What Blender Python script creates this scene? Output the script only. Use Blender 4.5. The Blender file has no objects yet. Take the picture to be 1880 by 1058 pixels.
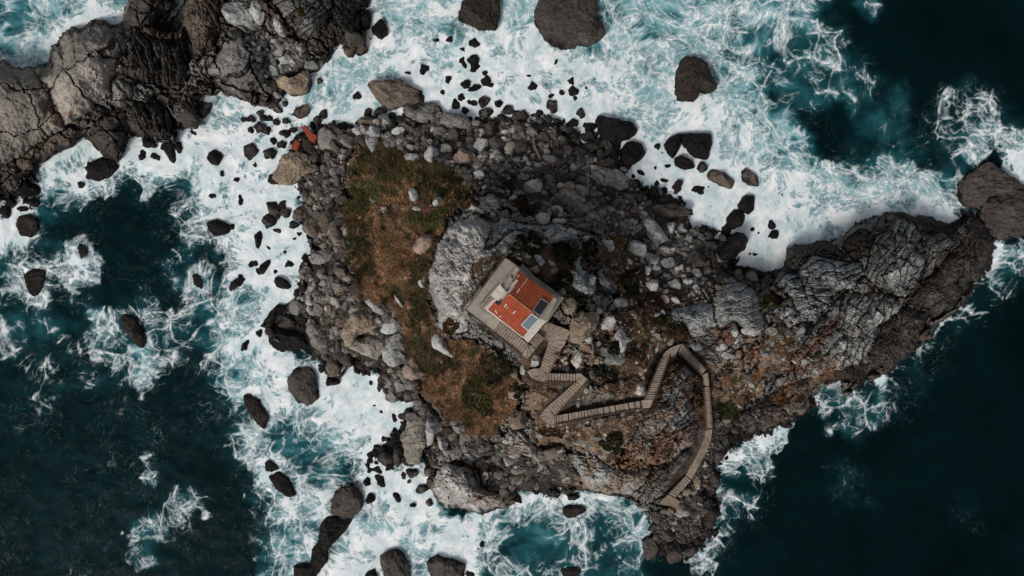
import bpy, bmesh, math, random
import numpy as np
R = math.radians
random.seed(7); RNG = np.random.default_rng(7)

# ------------------------------------------------------------------ camera, light, exposure
HC = 130.0            # drone height above the sea (m)
S = 0.1               # metres per photo pixel (1880 wide) at sea level
scene = bpy.context.scene
cam_d = bpy.data.cameras.new('camera'); cam = bpy.data.objects.new('camera', cam_d)
scene.collection.objects.link(cam); scene.camera = cam
cam.location = (0, 0, HC); cam.rotation_euler = (0, 0, 0)
cam_d.sensor_width = 36; cam_d.lens = 36 * HC / (1880 * S)
cam_d.clip_start = 1; cam_d.clip_end = 9000
scene.render.resolution_x = 1024; scene.render.resolution_y = 576

SUN_EL, SUN_AZ = 42.0, 220.0     # azimuth clockwise from image top (+y): light from lower left
w = bpy.data.worlds.new('World'); scene.world = w; w.use_nodes = True
nt = w.node_tree; nt.nodes.clear()
sky = nt.nodes.new('ShaderNodeTexSky'); sky.sky_type = 'NISHITA'; sky.sun_disc = False
sky.sun_elevation = R(SUN_EL); sky.sun_rotation = R(SUN_AZ); sky.dust_density = 4.0; sky.air_density = 0.8
hsv = nt.nodes.new('ShaderNodeHueSaturation'); hsv.inputs['Saturation'].default_value = 0.4
bg = nt.nodes.new('ShaderNodeBackground'); bg.inputs['Strength'].default_value = 0.112
wo = nt.nodes.new('ShaderNodeOutputWorld')
nt.links.new(sky.outputs[0], hsv.inputs['Color']); nt.links.new(hsv.outputs[0], bg.inputs['Color'])
nt.links.new(bg.outputs[0], wo.inputs['Surface'])
sd = bpy.data.lights.new('sun', 'SUN'); sd.energy = 2.1; sd.angle = R(12); sd.color = (1, 0.95, 0.88)
sun = bpy.data.objects.new('sun', sd); scene.collection.objects.link(sun)
sdir = (math.sin(R(SUN_AZ)) * math.cos(R(SUN_EL)), math.cos(R(SUN_AZ)) * math.cos(R(SUN_EL)), math.sin(R(SUN_EL)))
from mathutils import Vector, noise as mnoise
sun.rotation_euler = Vector(sdir).to_track_quat('Z', 'Y').to_euler()
vs = scene.view_settings; vs.view_transform = 'Standard'; vs.look = 'None'; vs.gamma = 1.0; vs.exposure = -0.2

# ------------------------------------------------------------------ helpers
def X(px, z=0): return (np.asarray(px, float) - 940) * S * (HC - z) / HC
def Y(py, z=0): return (529 - np.asarray(py, float)) * S * (HC - z) / HC
def at(px, py, z=0): return Vector((float(X(px, z)), float(Y(py, z)), float(z)))
TILES = {1: (0, 0, 2.94), 2: (440, 0, 2.94), 3: (880, 0, 2.94), 4: (1320, 0, 2.52), 5: (0, 340, 2.94), 6: (440, 340, 2.94),
         7: (880, 340, 2.94), 8: (1320, 260, 2.52), 9: (0, 698, 2.94), 10: (440, 698, 2.94), 11: (880, 698, 2.94), 12: (1320, 640, 2.53),
         'h': (840, 460, 5.0375), 's': (940, 580, 4.7), 'p': (1160, 620, 3.205), 0: (0, 0, 1.0)}
def Z(t, pts):
    x0, y0, s = TILES[t]
    return [(x0 + a / s, y0 + b / s) for a, b in pts]

def _h(ix, iy, iz, seed):
    n = (ix.astype(np.int64) * 374761393 + iy.astype(np.int64) * 668265263 + iz.astype(np.int64) * 2147483647 + seed * 974634777) & 0xffffffff
    n = ((n ^ (n >> 13)) * 1274126177) & 0xffffffff
    n = ((n ^ (n >> 15)) * 2246822519) & 0xffffffff
    return ((n ^ (n >> 16)) & 0xffffff) / float(0xffffff)
def vnoise(x, y, z=None, seed=0):
    ix = np.floor(x); iy = np.floor(y); fx = x - ix; fy = y - iy
    ux = fx * fx * (3 - 2 * fx); uy = fy * fy * (3 - 2 * fy)
    if z is None:
        zz = np.zeros_like(ix)
        a = _h(ix, iy, zz, seed); b = _h(ix + 1, iy, zz, seed); c = _h(ix, iy + 1, zz, seed); d = _h(ix + 1, iy + 1, zz, seed)
        return (a + (b - a) * ux) * (1 - uy) + (c + (d - c) * ux) * uy
    iz = np.floor(z); fz = z - iz; uz = fz * fz * (3 - 2 * fz); r = []
    for k in (0, 1):
        a = _h(ix, iy, iz + k, seed); b = _h(ix + 1, iy, iz + k, seed); c = _h(ix, iy + 1, iz + k, seed); d = _h(ix + 1, iy + 1, iz + k, seed)
        r.append((a + (b - a) * ux) * (1 - uy) + (c + (d - c) * ux) * uy)
    return r[0] * (1 - uz) + r[1] * uz
def fbm(x, y, z=None, o=4, seed=0, gain=0.5, ridged=False):
    s = 0; a = 1; t = 0
    for k in range(o):
        f = 2.03 ** k
        n = vnoise(x * f + 17.3 * k, y * f - 9.1 * k, None if z is None else z * f + 3.7 * k, seed + k)
        if ridged: n = 1 - abs(2 * n - 1)
        s = s + a * n; t += a; a *= gain
    return s / t                     # 0..1
def worley(x, y, cell, ang=0, an=1.0, seed=0):
    c, s_ = math.cos(R(ang)), math.sin(R(ang))
    u = (x * c + y * s_) / (cell * an); v = (-x * s_ + y * c) / cell
    iu = np.floor(u); iv = np.floor(v)
    d1 = np.full(u.shape, 9.0); d2 = np.full(u.shape, 9.0); cu = np.zeros_like(u); cv = np.zeros_like(u); ru = np.zeros_like(u); rv = np.zeros_like(u)
    z0 = np.zeros_like(iu)
    for di in (-1, 0, 1):
        for dj in (-1, 0, 1):
            a = iu + di; b = iv + dj
            ox = a + 0.1 + 0.8 * _h(a, b, z0, seed); oy = b + 0.1 + 0.8 * _h(a, b, z0, seed + 1)
            d = np.hypot(u - ox, v - oy); m = d < d1
            d2 = np.where(m, d1, np.minimum(d2, d)); d1 = np.where(m, d, d1)
            cu = np.where(m, a, cu); cv = np.where(m, b, cv); ru = np.where(m, u - ox, ru); rv = np.where(m, v - oy, rv)
    q = [_h(cu, cv, z0 + k, seed + 5) for k in range(3)]
    return d2 - d1, ru, rv, q
def facets(x, y, cell, ang, an, seed, crack=0.5, cw=0.10):
    e, ru, rv, q = worley(x, y, cell, ang, an, seed)
    return (q[0] - 0.5) * 0.9 + (q[1] - 0.5) * 2.0 * ru + (q[2] - 0.5) * 2.0 * rv - crack * np.exp(-e / cw), q[0], e
def sdf(px, py, poly):               # positive inside
    P = np.array(poly, float); Q = np.roll(P, -1, 0)
    d = np.full(px.shape, 1e9); ins = np.zeros(px.shape, bool)
    for (x0, y0), (x1, y1) in zip(P, Q):
        ex, ey = x1 - x0, y1 - y0; L = ex * ex + ey * ey + 1e-9
        t = np.clip(((px - x0) * ex + (py - y0) * ey) / L, 0, 1)
        d = np.minimum(d, (px - x0 - t * ex) ** 2 + (py - y0 - t * ey) ** 2)
        if y0 != y1:
            c = ((y0 > py) != (y1 > py)) & (px < (x1 - x0) * (py - y0) / (y1 - y0) + x0); ins ^= c
    d = np.sqrt(d); return np.where(ins, d, -d)
def ss(a, b, x): t = np.clip((x - a) / (b - a), 0, 1); return t * t * (3 - 2 * t)

def link(o, parent=None):
    scene.collection.objects.link(o)
    if parent is not None: o.parent = parent
    return o
def tag(o, label=None, cat=None, group=None, kind=None):
    if label: o['label'] = label
    if cat: o['category'] = cat
    if group: o['group'] = group
    if kind: o['kind'] = kind
    return o
def fast_mesh(name, V, F, mat, parent=None, col=None, smooth=True, attrs=None, loc=None):
    V = np.asarray(V, np.float32); F = np.asarray(F, np.int32)
    if loc is not None: V = V - np.array(loc, np.float32)
    me = bpy.data.meshes.new(name); n = F.shape[1]
    me.vertices.add(len(V)); me.vertices.foreach_set('co', V.ravel())
    me.loops.add(F.size); me.loops.foreach_set('vertex_index', F.ravel())
    me.polygons.add(len(F)); me.polygons.foreach_set('loop_start', np.arange(0, F.size, n, dtype=np.int32))
    me.polygons.foreach_set('loop_total', np.full(len(F), n, np.int32))
    me.polygons.foreach_set('use_smooth', np.full(len(F), smooth, bool))
    me.update(calc_edges=True); me.validate()
    if col is not None:
        a = me.color_attributes.new('Col', 'FLOAT_COLOR', 'POINT')
        c = np.ones((len(V), 4), np.float32); c[:, :3] = np.asarray(col)[:, :3]; a.data.foreach_set('color', c.ravel())
    for k, v in (attrs or {}).items():
        a = me.attributes.new(k, 'FLOAT', 'POINT'); a.data.foreach_set('value', np.asarray(v, np.float32))
    me.materials.append(mat); o = bpy.data.objects.new(name, me); link(o, parent)
    if loc is not None: o.location = loc
    return o
def empty(name, loc=(0, 0, 0)):
    o = bpy.data.objects.new(name, None); o.location = loc; o.empty_display_size = 0.3; link(o); return o
class MB:                            # collects simple solids into one mesh
    def __init__(s): s.v = []; s.f = []
    def prism(s, top, zb):           # top: list of world (x,y,z); dropped vertically to zb
        n = len(top); b = len(s.v)
        ar = sum(top[i][0] * top[(i + 1) % n][1] - top[(i + 1) % n][0] * top[i][1] for i in range(n))
        if ar < 0: top = top[::-1]
        s.v += [tuple(p) for p in top] + [(p[0], p[1], zb if not callable(zb) else zb(p)) for p in top]
        s.f.append(tuple(range(b, b + n))); s.f.append(tuple(range(b + 2 * n - 1, b + n - 1, -1)))
        for i in range(n):
            j = (i + 1) % n; s.f.append((b + i, b + n + i, b + n + j, b + j))
        return s
    def bar(s, p, q, r, up=(0, 0, 1), r2=None):
        p, q = Vector(p), Vector(q); d = (q - p).normalized(); a = d.cross(Vector(up))
        if a.length < 1e-3: a = d.cross(Vector((1, 0, 0)))
        a.normalize(); c = a.cross(d); b = len(s.v); r2 = r2 or r
        for o_, in ((p,), (q,)):
            for i, j in ((-1, -1), (1, -1), (1, 1), (-1, 1)): s.v.append(tuple(o_ + a * r * i + c * r2 * j))
        s.f += [(b, b + 1, b + 2, b + 3), (b + 7, b + 6, b + 5, b + 4)] + [(b + i, b + 4 + i, b + 4 + (i + 1) % 4, b + (i + 1) % 4) for i in range(4)]
        return s
    def build(s, name, mat, parent=None, bevel=0, origin=True):
        V = np.array(s.v, float)
        loc = (0, 0, 0)
        if origin: loc = (V[:, 0].mean(), V[:, 1].mean(), V[:, 2].min())
        base = Vector(loc); me = bpy.data.meshes.new(name)
        me.from_pydata([tuple(Vector(v) - base) for v in s.v], [], s.f); me.materials.append(mat)
        bm = bmesh.new(); bm.from_mesh(me); bmesh.ops.recalc_face_normals(bm, faces=bm.faces)
        if bevel: bmesh.ops.bevel(bm, geom=bm.edges[:], offset=bevel, segments=1, affect='EDGES', clamp_overlap=True)
        bm.to_mesh(me); bm.free()
        o = bpy.data.objects.new(name, me); link(o, parent)
        o.location = base - (parent.location if parent is not None else Vector((0, 0, 0)))
        return o

# ------------------------------------------------------------------ materials
class N:
    def __init__(s, name):
        s.m = bpy.data.materials.new(name); s.m.use_nodes = True; s.t = s.m.node_tree; s.t.nodes.clear()
        s.out = s.t.nodes.new('ShaderNodeOutputMaterial'); s.b = s.t.nodes.new('ShaderNodeBsdfPrincipled')
        s.t.links.new(s.b.outputs[0], s.out.inputs['Surface'])
    def n(s, typ, ins=None, **kw):
        o = s.t.nodes.new('ShaderNode' + typ)
        for k, v in kw.items(): setattr(o, k, v)
        for k, v in (ins or {}).items(): s.set(o.inputs[k], v)
        return o
    def set(s, sock, v):
        if isinstance(v, bpy.types.NodeSocket): s.t.links.new(v, sock)
        elif isinstance(v, bpy.types.Node): s.t.links.new(v.outputs[0], sock)
        else: sock.default_value = v
    def math(s, op, a, b=0.0, c=0.0, clamp=False):
        o = s.t.nodes.new('ShaderNodeMath'); o.operation = op; o.use_clamp = clamp
        for i, v in enumerate((a, b, c)): s.set(o.inputs[i], v)
        return o.outputs[0]
    def vm(s, op, a, b=(0, 0, 0)):
        o = s.t.nodes.new('ShaderNodeVectorMath'); o.operation = op; s.set(o.inputs[0], a)
        if op == 'SCALE': s.set(o.inputs['Scale'], b)
        else: s.set(o.inputs[1], b)
        return o.outputs[0]
    def mapr(s, v, a, b, c=0.0, d=1.0, smooth=False):
        o = s.n('MapRange', {'Value': v, 'From Min': a, 'From Max': b, 'To Min': c, 'To Max': d})
        if smooth: o.interpolation_type = 'SMOOTHSTEP'
        return o.outputs[0]
    def mix(s, f, a, b, mode='MIX'):
        o = s.t.nodes.new('ShaderNodeMix'); o.data_type = 'RGBA'; o.blend_type = mode
        s.set(o.inputs[0], f); s.set(o.inputs[6], a); s.set(o.inputs[7], b); return o.outputs[2]
    def noise(s, vec, scale, detail=4, rough=0.5, dist=0.0):
        return s.n('TexNoise', {'Vector': vec, 'Scale': scale, 'Detail': detail, 'Roughness': rough, 'Distortion': dist}).outputs[0]
    def noisec(s, vec, scale, detail=2):
        return s.n('TexNoise', {'Vector': vec, 'Scale': scale, 'Detail': detail}).outputs[1]
    def edge(s, vec, scale, rand=1.0):
        return s.n('TexVoronoi', {'Vector': vec, 'Scale': scale, 'Randomness': rand}, feature='DISTANCE_TO_EDGE').outputs[0]
    def bump(s, h, dist, strength=1.0, normal=None):
        o = s.n('Bump', {'Height': h, 'Distance': dist, 'Strength': strength})
        if normal is not None: s.set(o.inputs['Normal'], normal)
        return o.outputs[0]

def mat_rock(name='weathered_rock', tex=1.0):
    m = N(name); pos = m.n('NewGeometry').outputs['Position']
    col = m.n('Attribute', attribute_name='Col').outputs['Color']
    wv = m.vm('ADD', pos, m.vm('SCALE', m.vm('SUBTRACT', m.noisec(pos, 0.7, 3), (0.5, 0.5, 0.5)), 1.6))
    rot = m.n('Mapping', {'Vector': wv, 'Rotation': (0, 0, R(38)), 'Scale': (0.35, 1.5, 0.9)}).outputs[0]
    n1 = m.noise(pos, 0.35, 5, 0.6); n2 = m.noise(pos, 2.2, 6, 0.7); n3 = m.noise(rot, 1.6, 6, 0.65)
    ck = m.edge(m.vm('MULTIPLY', wv, (1.0, 0.55, 1.0)), 0.33); ck2 = m.edge(rot, 0.9)
    cm_ = m.mapr(m.noise(pos, 0.5, 3), 0.42, 0.58)
    crack = m.math('SUBTRACT', 1.0, m.math('MULTIPLY', m.math('SUBTRACT', 1.0, m.math('MULTIPLY', m.mapr(ck, 0.0, 0.03, 0.4, 1), m.mapr(ck2, 0.0, 0.08, 0.5, 1))), cm_))
    v = m.math('MULTIPLY', m.mapr(n1, 0.3, 0.7, 0.78, 1.22), m.mapr(n2, 0.3, 0.72, 0.74, 1.26))
    v = m.math('MULTIPLY', v, m.mapr(n3, 0.3, 0.7, 0.78, 1.22)); v = m.math('MULTIPLY', v, crack)
    c = m.mix(1.0, col, m.n('CombineColor', {0: v, 1: v, 2: v}).outputs[0], 'MULTIPLY')
    lich = m.mapr(m.noise(pos, 1.1, 6, 0.75), 0.60, 0.72); lich = m.math('MULTIPLY', lich, 0.30)
    c = m.mix(lich, c, m.mix(0.5, c, (0.16, 0.085, 0.04, 1)))
    m.set(m.b.inputs['Base Color'], c)
    lum = m.n('RGBToBW', {0: col}).outputs[0]
    m.set(m.b.inputs['Roughness'], m.mapr(lum, 0.01, 0.06, 0.55, 0.9)); m.b.inputs['Specular IOR Level'].default_value = 0.12
    hb = m.math('ADD', m.math('MULTIPLY', n2, 0.5), m.math('ADD', m.math('MULTIPLY', n3, 0.7), m.math('MULTIPLY', crack, 0.35)))
    m.set(m.b.inputs['Normal'], m.bump(hb, 0.35, 0.8)); return m.m
M = {}
M['rock'] = mat_rock()
def mat_plain(name, c, rough=0.8, var=0.25, scale=2.0, bump=0.02, spec=0.3, metal=0.0, stain=None):
    m = N(name); pos = m.n('NewGeometry').outputs['Position']
    n1 = m.noise(pos, scale, 6, 0.65); n2 = m.noise(pos, scale * 0.2, 3)
    v = m.math('MULTIPLY', m.mapr(n1, 0.3, 0.7, 1 - var, 1 + var), m.mapr(n2, 0.3, 0.7, 1 - var * 0.6, 1 + var * 0.6))
    cc = m.mix(1.0, (*c, 1), m.n('CombineColor', {0: v, 1: v, 2: v}).outputs[0], 'MULTIPLY')
    if stain: cc = m.mix(m.mapr(m.noise(pos, scale * 0.7, 5, 0.7), 0.52, 0.68, 0, 0.75), cc, (*stain, 1))
    m.set(m.b.inputs['Base Color'], cc); m.b.inputs['Roughness'].default_value = rough
    m.b.inputs['Specular IOR Level'].default_value = spec; m.b.inputs['Metallic'].default_value = metal
    m.set(m.b.inputs['Normal'], m.bump(n1, bump, 0.8)); return m.m
def mat_attr(name, rough=0.8, trans=False, var=0.2):
    m = N(name); pos = m.n('NewGeometry').outputs['Position']; col = m.n('Attribute', attribute_name='Col').outputs['Color']
    v = m.mapr(m.noise(pos, 3, 3), 0.3, 0.7, 1 - var, 1 + var)
    m.set(m.b.inputs['Base Color'], m.mix(1.0, col, m.n('CombineColor', {0: v, 1: v, 2: v}).outputs[0], 'MULTIPLY'))
    m.b.inputs['Roughness'].default_value = rough; m.b.inputs['Specular IOR Level'].default_value = 0.15; return m.m
M['leaf'] = mat_attr('foliage'); M['grass'] = mat_attr('grass_blade')
M['concrete'] = mat_plain('weathered_concrete', (0.29, 0.258, 0.218), 0.9, 0.2, 1.6, 0.02, stain=(0.19, 0.16, 0.13))
M['step'] = mat_plain('worn_concrete_step', (0.275, 0.22, 0.178), 0.92, 0.3, 2.2, 0.03, stain=(0.10, 0.075, 0.055))
M['ramp'] = mat_plain('brown_cement', (0.19, 0.15, 0.112), 0.92, 0.3, 1.5, 0.03, stain=(0.09, 0.065, 0.05))
M['curb'] = mat_plain('dirty_masonry', (0.085, 0.055, 0.04), 0.95, 0.4, 3, 0.04)
M['plaster'] = mat_plain('cream_plaster', (0.56, 0.52, 0.46), 0.85, 0.12, 2, 0.01, stain=(0.40, 0.35, 0.30))
M['white'] = mat_plain('white_plaster', (0.62, 0.58, 0.52), 0.85, 0.15, 3, 0.01)
M['steel'] = mat_plain('rusty_railing_steel', (0.04, 0.033, 0.03), 0.6, 0.4, 6, 0.005, metal=0.3)
M['alu'] = mat_plain('aluminium_frame', (0.33, 0.34, 0.34), 0.6, 0.08, 6, 0.002, metal=0.4)
M['rust'] = mat_plain('rusted_iron', (0.26, 0.055, 0.028), 0.85, 0.35, 3, 0.05, stain=(0.12, 0.03, 0.02))
M['plastic'] = mat_plain('white_plastic', (0.75, 0.75, 0.72), 0.4, 0.05, 6, 0.002)
M['wood'] = mat_plain('driftwood', (0.24, 0.15, 0.10), 0.9, 0.3, 6, 0.02)
M['glass'] = mat_plain('dark_window_glass', (0.02, 0.025, 0.03), 0.1, 0.05, 4, 0.001, spec=0.6)
def mat_roof():
    m = N('terracotta_tiles'); pos = m.n('NewGeometry').outputs['Position']
    ob = m.n('TexCoord').outputs['Object']
    wn = m.n('TexWhiteNoise', {'Vector': m.vm('FLOOR', m.vm('MULTIPLY', ob, (3.0, 2.6, 0))) }, noise_dimensions='3D').outputs[0]
    n1 = m.noise(pos, 1.2, 5, 0.7); v = m.math('MULTIPLY', m.mapr(wn, 0, 1, 0.86, 1.14), m.mapr(n1, 0.3, 0.7, 0.75, 1.25))
    c = m.mix(1.0, (0.46, 0.098, 0.042, 1), m.n('CombineColor', {0: v, 1: v, 2: v}).outputs[0], 'MULTIPLY')
    c = m.mix(m.mapr(m.noise(pos, 5, 5, 0.7), 0.62, 0.72, 0, 0.5), c, (0.45, 0.3, 0.22, 1))
    c = m.mix(m.mapr(m.noise(pos, 0.9, 6, 0.75), 0.50, 0.66, 0, 0.55), c, (0.24, 0.085, 0.05, 1))
    c = m.mix(m.mapr(m.noise(pos, 7, 4, 0.7), 0.60, 0.68, 0, 0.6), c, (0.10, 0.06, 0.04, 1))
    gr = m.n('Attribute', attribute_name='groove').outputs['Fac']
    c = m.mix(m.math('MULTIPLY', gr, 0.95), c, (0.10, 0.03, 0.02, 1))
    m.set(m.b.inputs['Base Color'], c); m.b.inputs['Roughness'].default_value = 0.85; m.b.inputs['Specular IOR Level'].default_value = 0.2
    m.set(m.b.inputs['Normal'], m.bump(n1, 0.03)); return m.m
M['roof'] = mat_roof()
def mat_solar(name, c1):
    m = N(name); m.b.inputs['Base Color'].default_value = (*c1, 1); m.b.inputs['Roughness'].default_value = 0.6
    m.b.inputs['Specular IOR Level'].default_value = 0.2; return m.m
M['cell_dark'] = mat_solar('dark_solar_cells', (0.006, 0.010, 0.016)); M['cell_blue'] = mat_solar('pale_blue_solar_cells', (0.065, 0.12, 0.165))

def mat_sea():
    m = N('sea_water'); pos = m.n('NewGeometry').outputs['Position']
    D = m.n('Attribute', attribute_name='foam').outputs['Fac']; T = m.n('Attribute', attribute_name='teal').outputs['Fac']
    def warp(p, sc, amp, det=2): return m.vm('ADD', p, m.vm('SCALE', m.vm('SUBTRACT', m.noisec(p, sc, det), (0.5, 0.5, 0.5)), amp))
    p1 = warp(pos, 0.07, 9.0); p2 = warp(p1, 0.28, 1.7, 1); p3 = warp(p2, 1.1, 0.40, 1); p4 = warp(p1, 0.9, 0.5, 1)
    nbig = m.noise(p1, 0.11, 4, 0.6); nmed = m.noise(p2, 0.34, 6, 0.62); nfine = m.noise(p4, 1.3, 6, 0.70); nb2 = m.noise(p1, 0.26, 3, 0.55)
    # local density: broad patches, then eddies
    Tn = m.math('ADD', D, m.math('MULTIPLY', m.math('SUBTRACT', nbig, 0.5), 1.0))
    Tn = m.math('ADD', Tn, m.math('MULTIPLY', m.math('SUBTRACT', nmed, 0.5), 0.75))
    Tn = m.math('MULTIPLY', Tn, m.mapr(D, 0.02, 0.25, 0.35, 1.0))
    Tn = m.math('ADD', Tn, m.mapr(D, 0.88, 1.05, 0.0, 0.12))
    wid = m.mapr(Tn, 0.1, 0.95, 0.03, 0.17)
    def line(e, wmul): return m.math('POWER', m.math('SUBTRACT', 1.0, m.math('DIVIDE', e, m.math('MULTIPLY', wid, wmul)), clamp=True), 0.7)
    L1 = line(m.edge(p3, 0.20), 0.8); L2 = line(m.edge(p3, 0.43), 1.0); L3 = line(m.edge(p3, 0.95), 1.2)
    r1 = m.math('ABSOLUTE', m.math('SUBTRACT', m.noise(p3, 0.30, 3, 0.5), 0.5)); L4 = line(r1, 0.32)
    r2 = m.math('ABSOLUTE', m.math('SUBTRACT', m.noise(p3, 0.85, 3, 0.55), 0.5)); L5 = line(r2, 0.42)
    g1 = m.mapr(Tn, 0.16, 0.42, smooth=True); g2 = m.mapr(Tn, 0.28, 0.62, smooth=True); g3 = m.mapr(Tn, 0.10, 0.55, smooth=True)
    lace = m.math('MAXIMUM', m.math('MULTIPLY', L1, g1), m.math('MULTIPLY', L2, m.math('MULTIPLY', g2, 0.95)))
    lace = m.math('MAXIMUM', lace, m.math('MULTIPLY', L4, m.math('MULTIPLY', g3, 0.85)))
    lace = m.math('MAXIMUM', lace, m.math('MULTIPLY', L5, m.math('MULTIPLY', g2, 0.6)))
    lace = m.math('MAXIMUM', lace, m.math('MULTIPLY', L3, m.math('MULTIPLY', m.mapr(Tn, 0.4, 0.75), 0.6)))
    a = m.math('MULTIPLY', lace, m.mapr(nfine, 0.34, 0.54, 0.15, 1.0))
    film = m.math('MULTIPLY', m.mapr(m.math('ADD', Tn, m.math('MULTIPLY', m.math('SUBTRACT', nfine, 0.5), 0.9)), 0.45, 1.1), 0.30)
    sl = m.math('ADD', m.math('ADD', Tn, m.math('MULTIPLY', m.math('SUBTRACT', nfine, 0.5), 0.95)), m.math('MULTIPLY', m.math('MAXIMUM', m.math('MAXIMUM', L1, L2), m.math('MULTIPLY', L3, .8)), 0.30))
    solid = m.mapr(sl, 0.80, 1.08, smooth=True)
    foam = m.math('MAXIMUM', m.math('MAXIMUM', a, film), solid, clamp=True)
    r3 = m.math('ABSOLUTE', m.math('SUBTRACT', m.noise(p3, 0.7, 4, 0.6), 0.5))
    L6 = m.math('SUBTRACT', 1.0, m.math('DIVIDE', r3, 0.022), clamp=True)
    faint = m.math('MULTIPLY', m.math('MULTIPLY', L6, m.mapr(nfine, 0.45, 0.62)), m.math('MULTIPLY', m.mapr(nbig, 0.42, 0.6), m.mapr(D, 0.035, 0.12, 0.0, 0.13)))
    foam = m.math('MAXIMUM', foam, faint, clamp=True)
    body = m.math('ADD', m.math('MULTIPLY', T, m.mapr(nb2, 0.3, 0.7, 0.45, 1.05)), m.math('MULTIPLY', m.math('SUBTRACT', nmed, 0.5), m.math('MULTIPLY', T, 1.1)))
    body = m.math('ADD', body, m.math('MULTIPLY', m.mapr(Tn, 0.2, 0.9), 0.30), clamp=True)
    rip = m.noise(m.vm('MULTIPLY', p4, (1.0, 0.6, 1.0)), 0.9, 5, 0.6)
    deep = m.mix(m.mapr(m.noise(pos, 0.05, 4), 0.35, 0.65), (0.0008, 0.0050, 0.0058, 1), (0.0018, 0.0100, 0.0112, 1))
    rmp = m.n('ValToRGB', {0: body}); e = rmp.color_ramp.elements
    e[0].position = 0; e[0].color = (0.001, 0.007, 0.008, 1); e[1].position = 1; e[1].color = (0.20, 0.42, 0.46, 1)
    for p_, c_ in ((0.25, (0.0035, 0.024, 0.029, 1)), (0.5, (0.014, 0.080, 0.095, 1)), (0.75, (0.062, 0.21, 0.24, 1))):
        x = e.new(p_); x.color = c_
    col = m.mix(m.mapr(body, 0.0, 0.2), deep, rmp.outputs[0])
    fcol = m.mix(m.mapr(m.math('ADD', m.math('MULTIPLY', nmed, .6), m.math('MULTIPLY', nfine, .4)), 0.40, 0.60), (0.50, 0.64, 0.675, 1), (0.90, 0.91, 0.91, 1))
    m.set(m.b.inputs['Base Color'], m.mix(foam, col, fcol))
    m.set(m.b.inputs['Roughness'], m.mapr(foam, 0, 0.4, 0.38, 0.9)); m.b.inputs['IOR'].default_value = 1.33
    m.b.inputs['Specular IOR Level'].default_value = 0.03
    hh = m.math('ADD', m.math('MULTIPLY', foam, 0.5), m.math('ADD', m.math('MULTIPLY', rip, 0.45), m.math('MULTIPLY', nfine, 0.10)))
    m.set(m.b.inputs['Normal'], m.bump(hh, 0.35, 0.6)); return m.m
M['sea'] = mat_sea()

KC = {'pale': (0.42, 0.405, 0.385), 'grey': (0.32, 0.322, 0.312), 'blue': (0.29, 0.31, 0.308), 'dark': (0.068, 0.060, 0.053), 'wet': (0.009, 0.008, 0.0075),
      'brown': (0.125, 0.10, 0.08), 'tan': (0.24, 0.19, 0.14), 'orange': (0.21, 0.095, 0.048), 'white': (0.40, 0.37, 0.33), 'hl': (0.265, 0.24, 0.207),
      'seadark': (0.036, 0.029, 0.024), 'mgrey': (0.182, 0.175, 0.162), 'pink': (0.25, 0.185, 0.15)}

# ------------------------------------------------------------------ land outlines (photo pixels)
ISLET = [(520,262),(548,250),(575,232),(600,212),(625,238),(655,222),(680,205),(720,205),(745,212),(800,205),(830,203),(870,212),(920,208),(960,212),(1000,214),(1050,228),
 (1085,232),(1110,250),(1140,262),(1146,300),(1162,328),(1190,345),(1225,356),(1262,378),(1278,410),(1300,418),(1335,432),(1362,452),(1350,475),(1335,492),(1380,497),(1412,503),
 (1440,490),(1446,455),(1500,450),(1545,440),(1560,412),(1600,402),(1650,395),(1690,392),(1740,415),(1775,395),(1800,400),(1822,440),(1820,480),(1796,528),(1765,558),(1722,588),(1704,618),
 (1664,650),(1628,682),(1600,704),(1596,680),(1578,712),(1555,728),(1545,700),(1508,708),(1500,740),(1478,768),(1438,782),(1400,800),(1368,812),(1330,835),(1318,870),(1312,910),(1322,945),
 (1312,980),(1292,1006),(1250,1030),(1205,1032),(1186,1010),(1192,975),(1204,955),(1192,932),(1160,918),(1100,902),(1062,896),(1022,900),(1002,915),(975,908),(950,912),(930,925),
 (902,936),(880,946),(842,932),(802,914),(788,892),(792,862),(780,842),(742,858),(738,850),(700,862),(678,850),(684,826),(716,802),(738,775),(762,742),(752,735),(722,735),(700,702),
 (668,682),(640,668),(618,700),(600,700),(585,668),(560,645),(528,640),(494,622),(482,600),(492,575),(535,562),(552,522),(548,500),(575,460),(560,430),(548,402),(556,362),(540,340),(502,330),(508,300),(530,280)]
HEAD = [(-420,100),(-60,112),(0,117),(30,120),(60,126),(86,121),(100,92),(112,68),(140,52),(165,44),(190,42),(218,52),(232,40),(238,0),(245,-120),(322,-120),(318,0),(304,50),(330,30),(345,0),(352,-120),
 (682,-120),(676,0),(664,26),(668,60),(670,90),(640,96),(610,92),(592,118),(572,128),(560,158),(540,172),(512,178),(500,192),(470,192),(440,176),(408,166),(372,176),(345,226),(318,232),(322,256),
 (296,262),(270,252),(238,242),(226,292),(206,302),(165,258),(152,252),(120,272),(70,304),(62,330),(72,352),(58,376),(38,350),(26,380),(0,372),(-60,420),(-420,520)]
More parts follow.
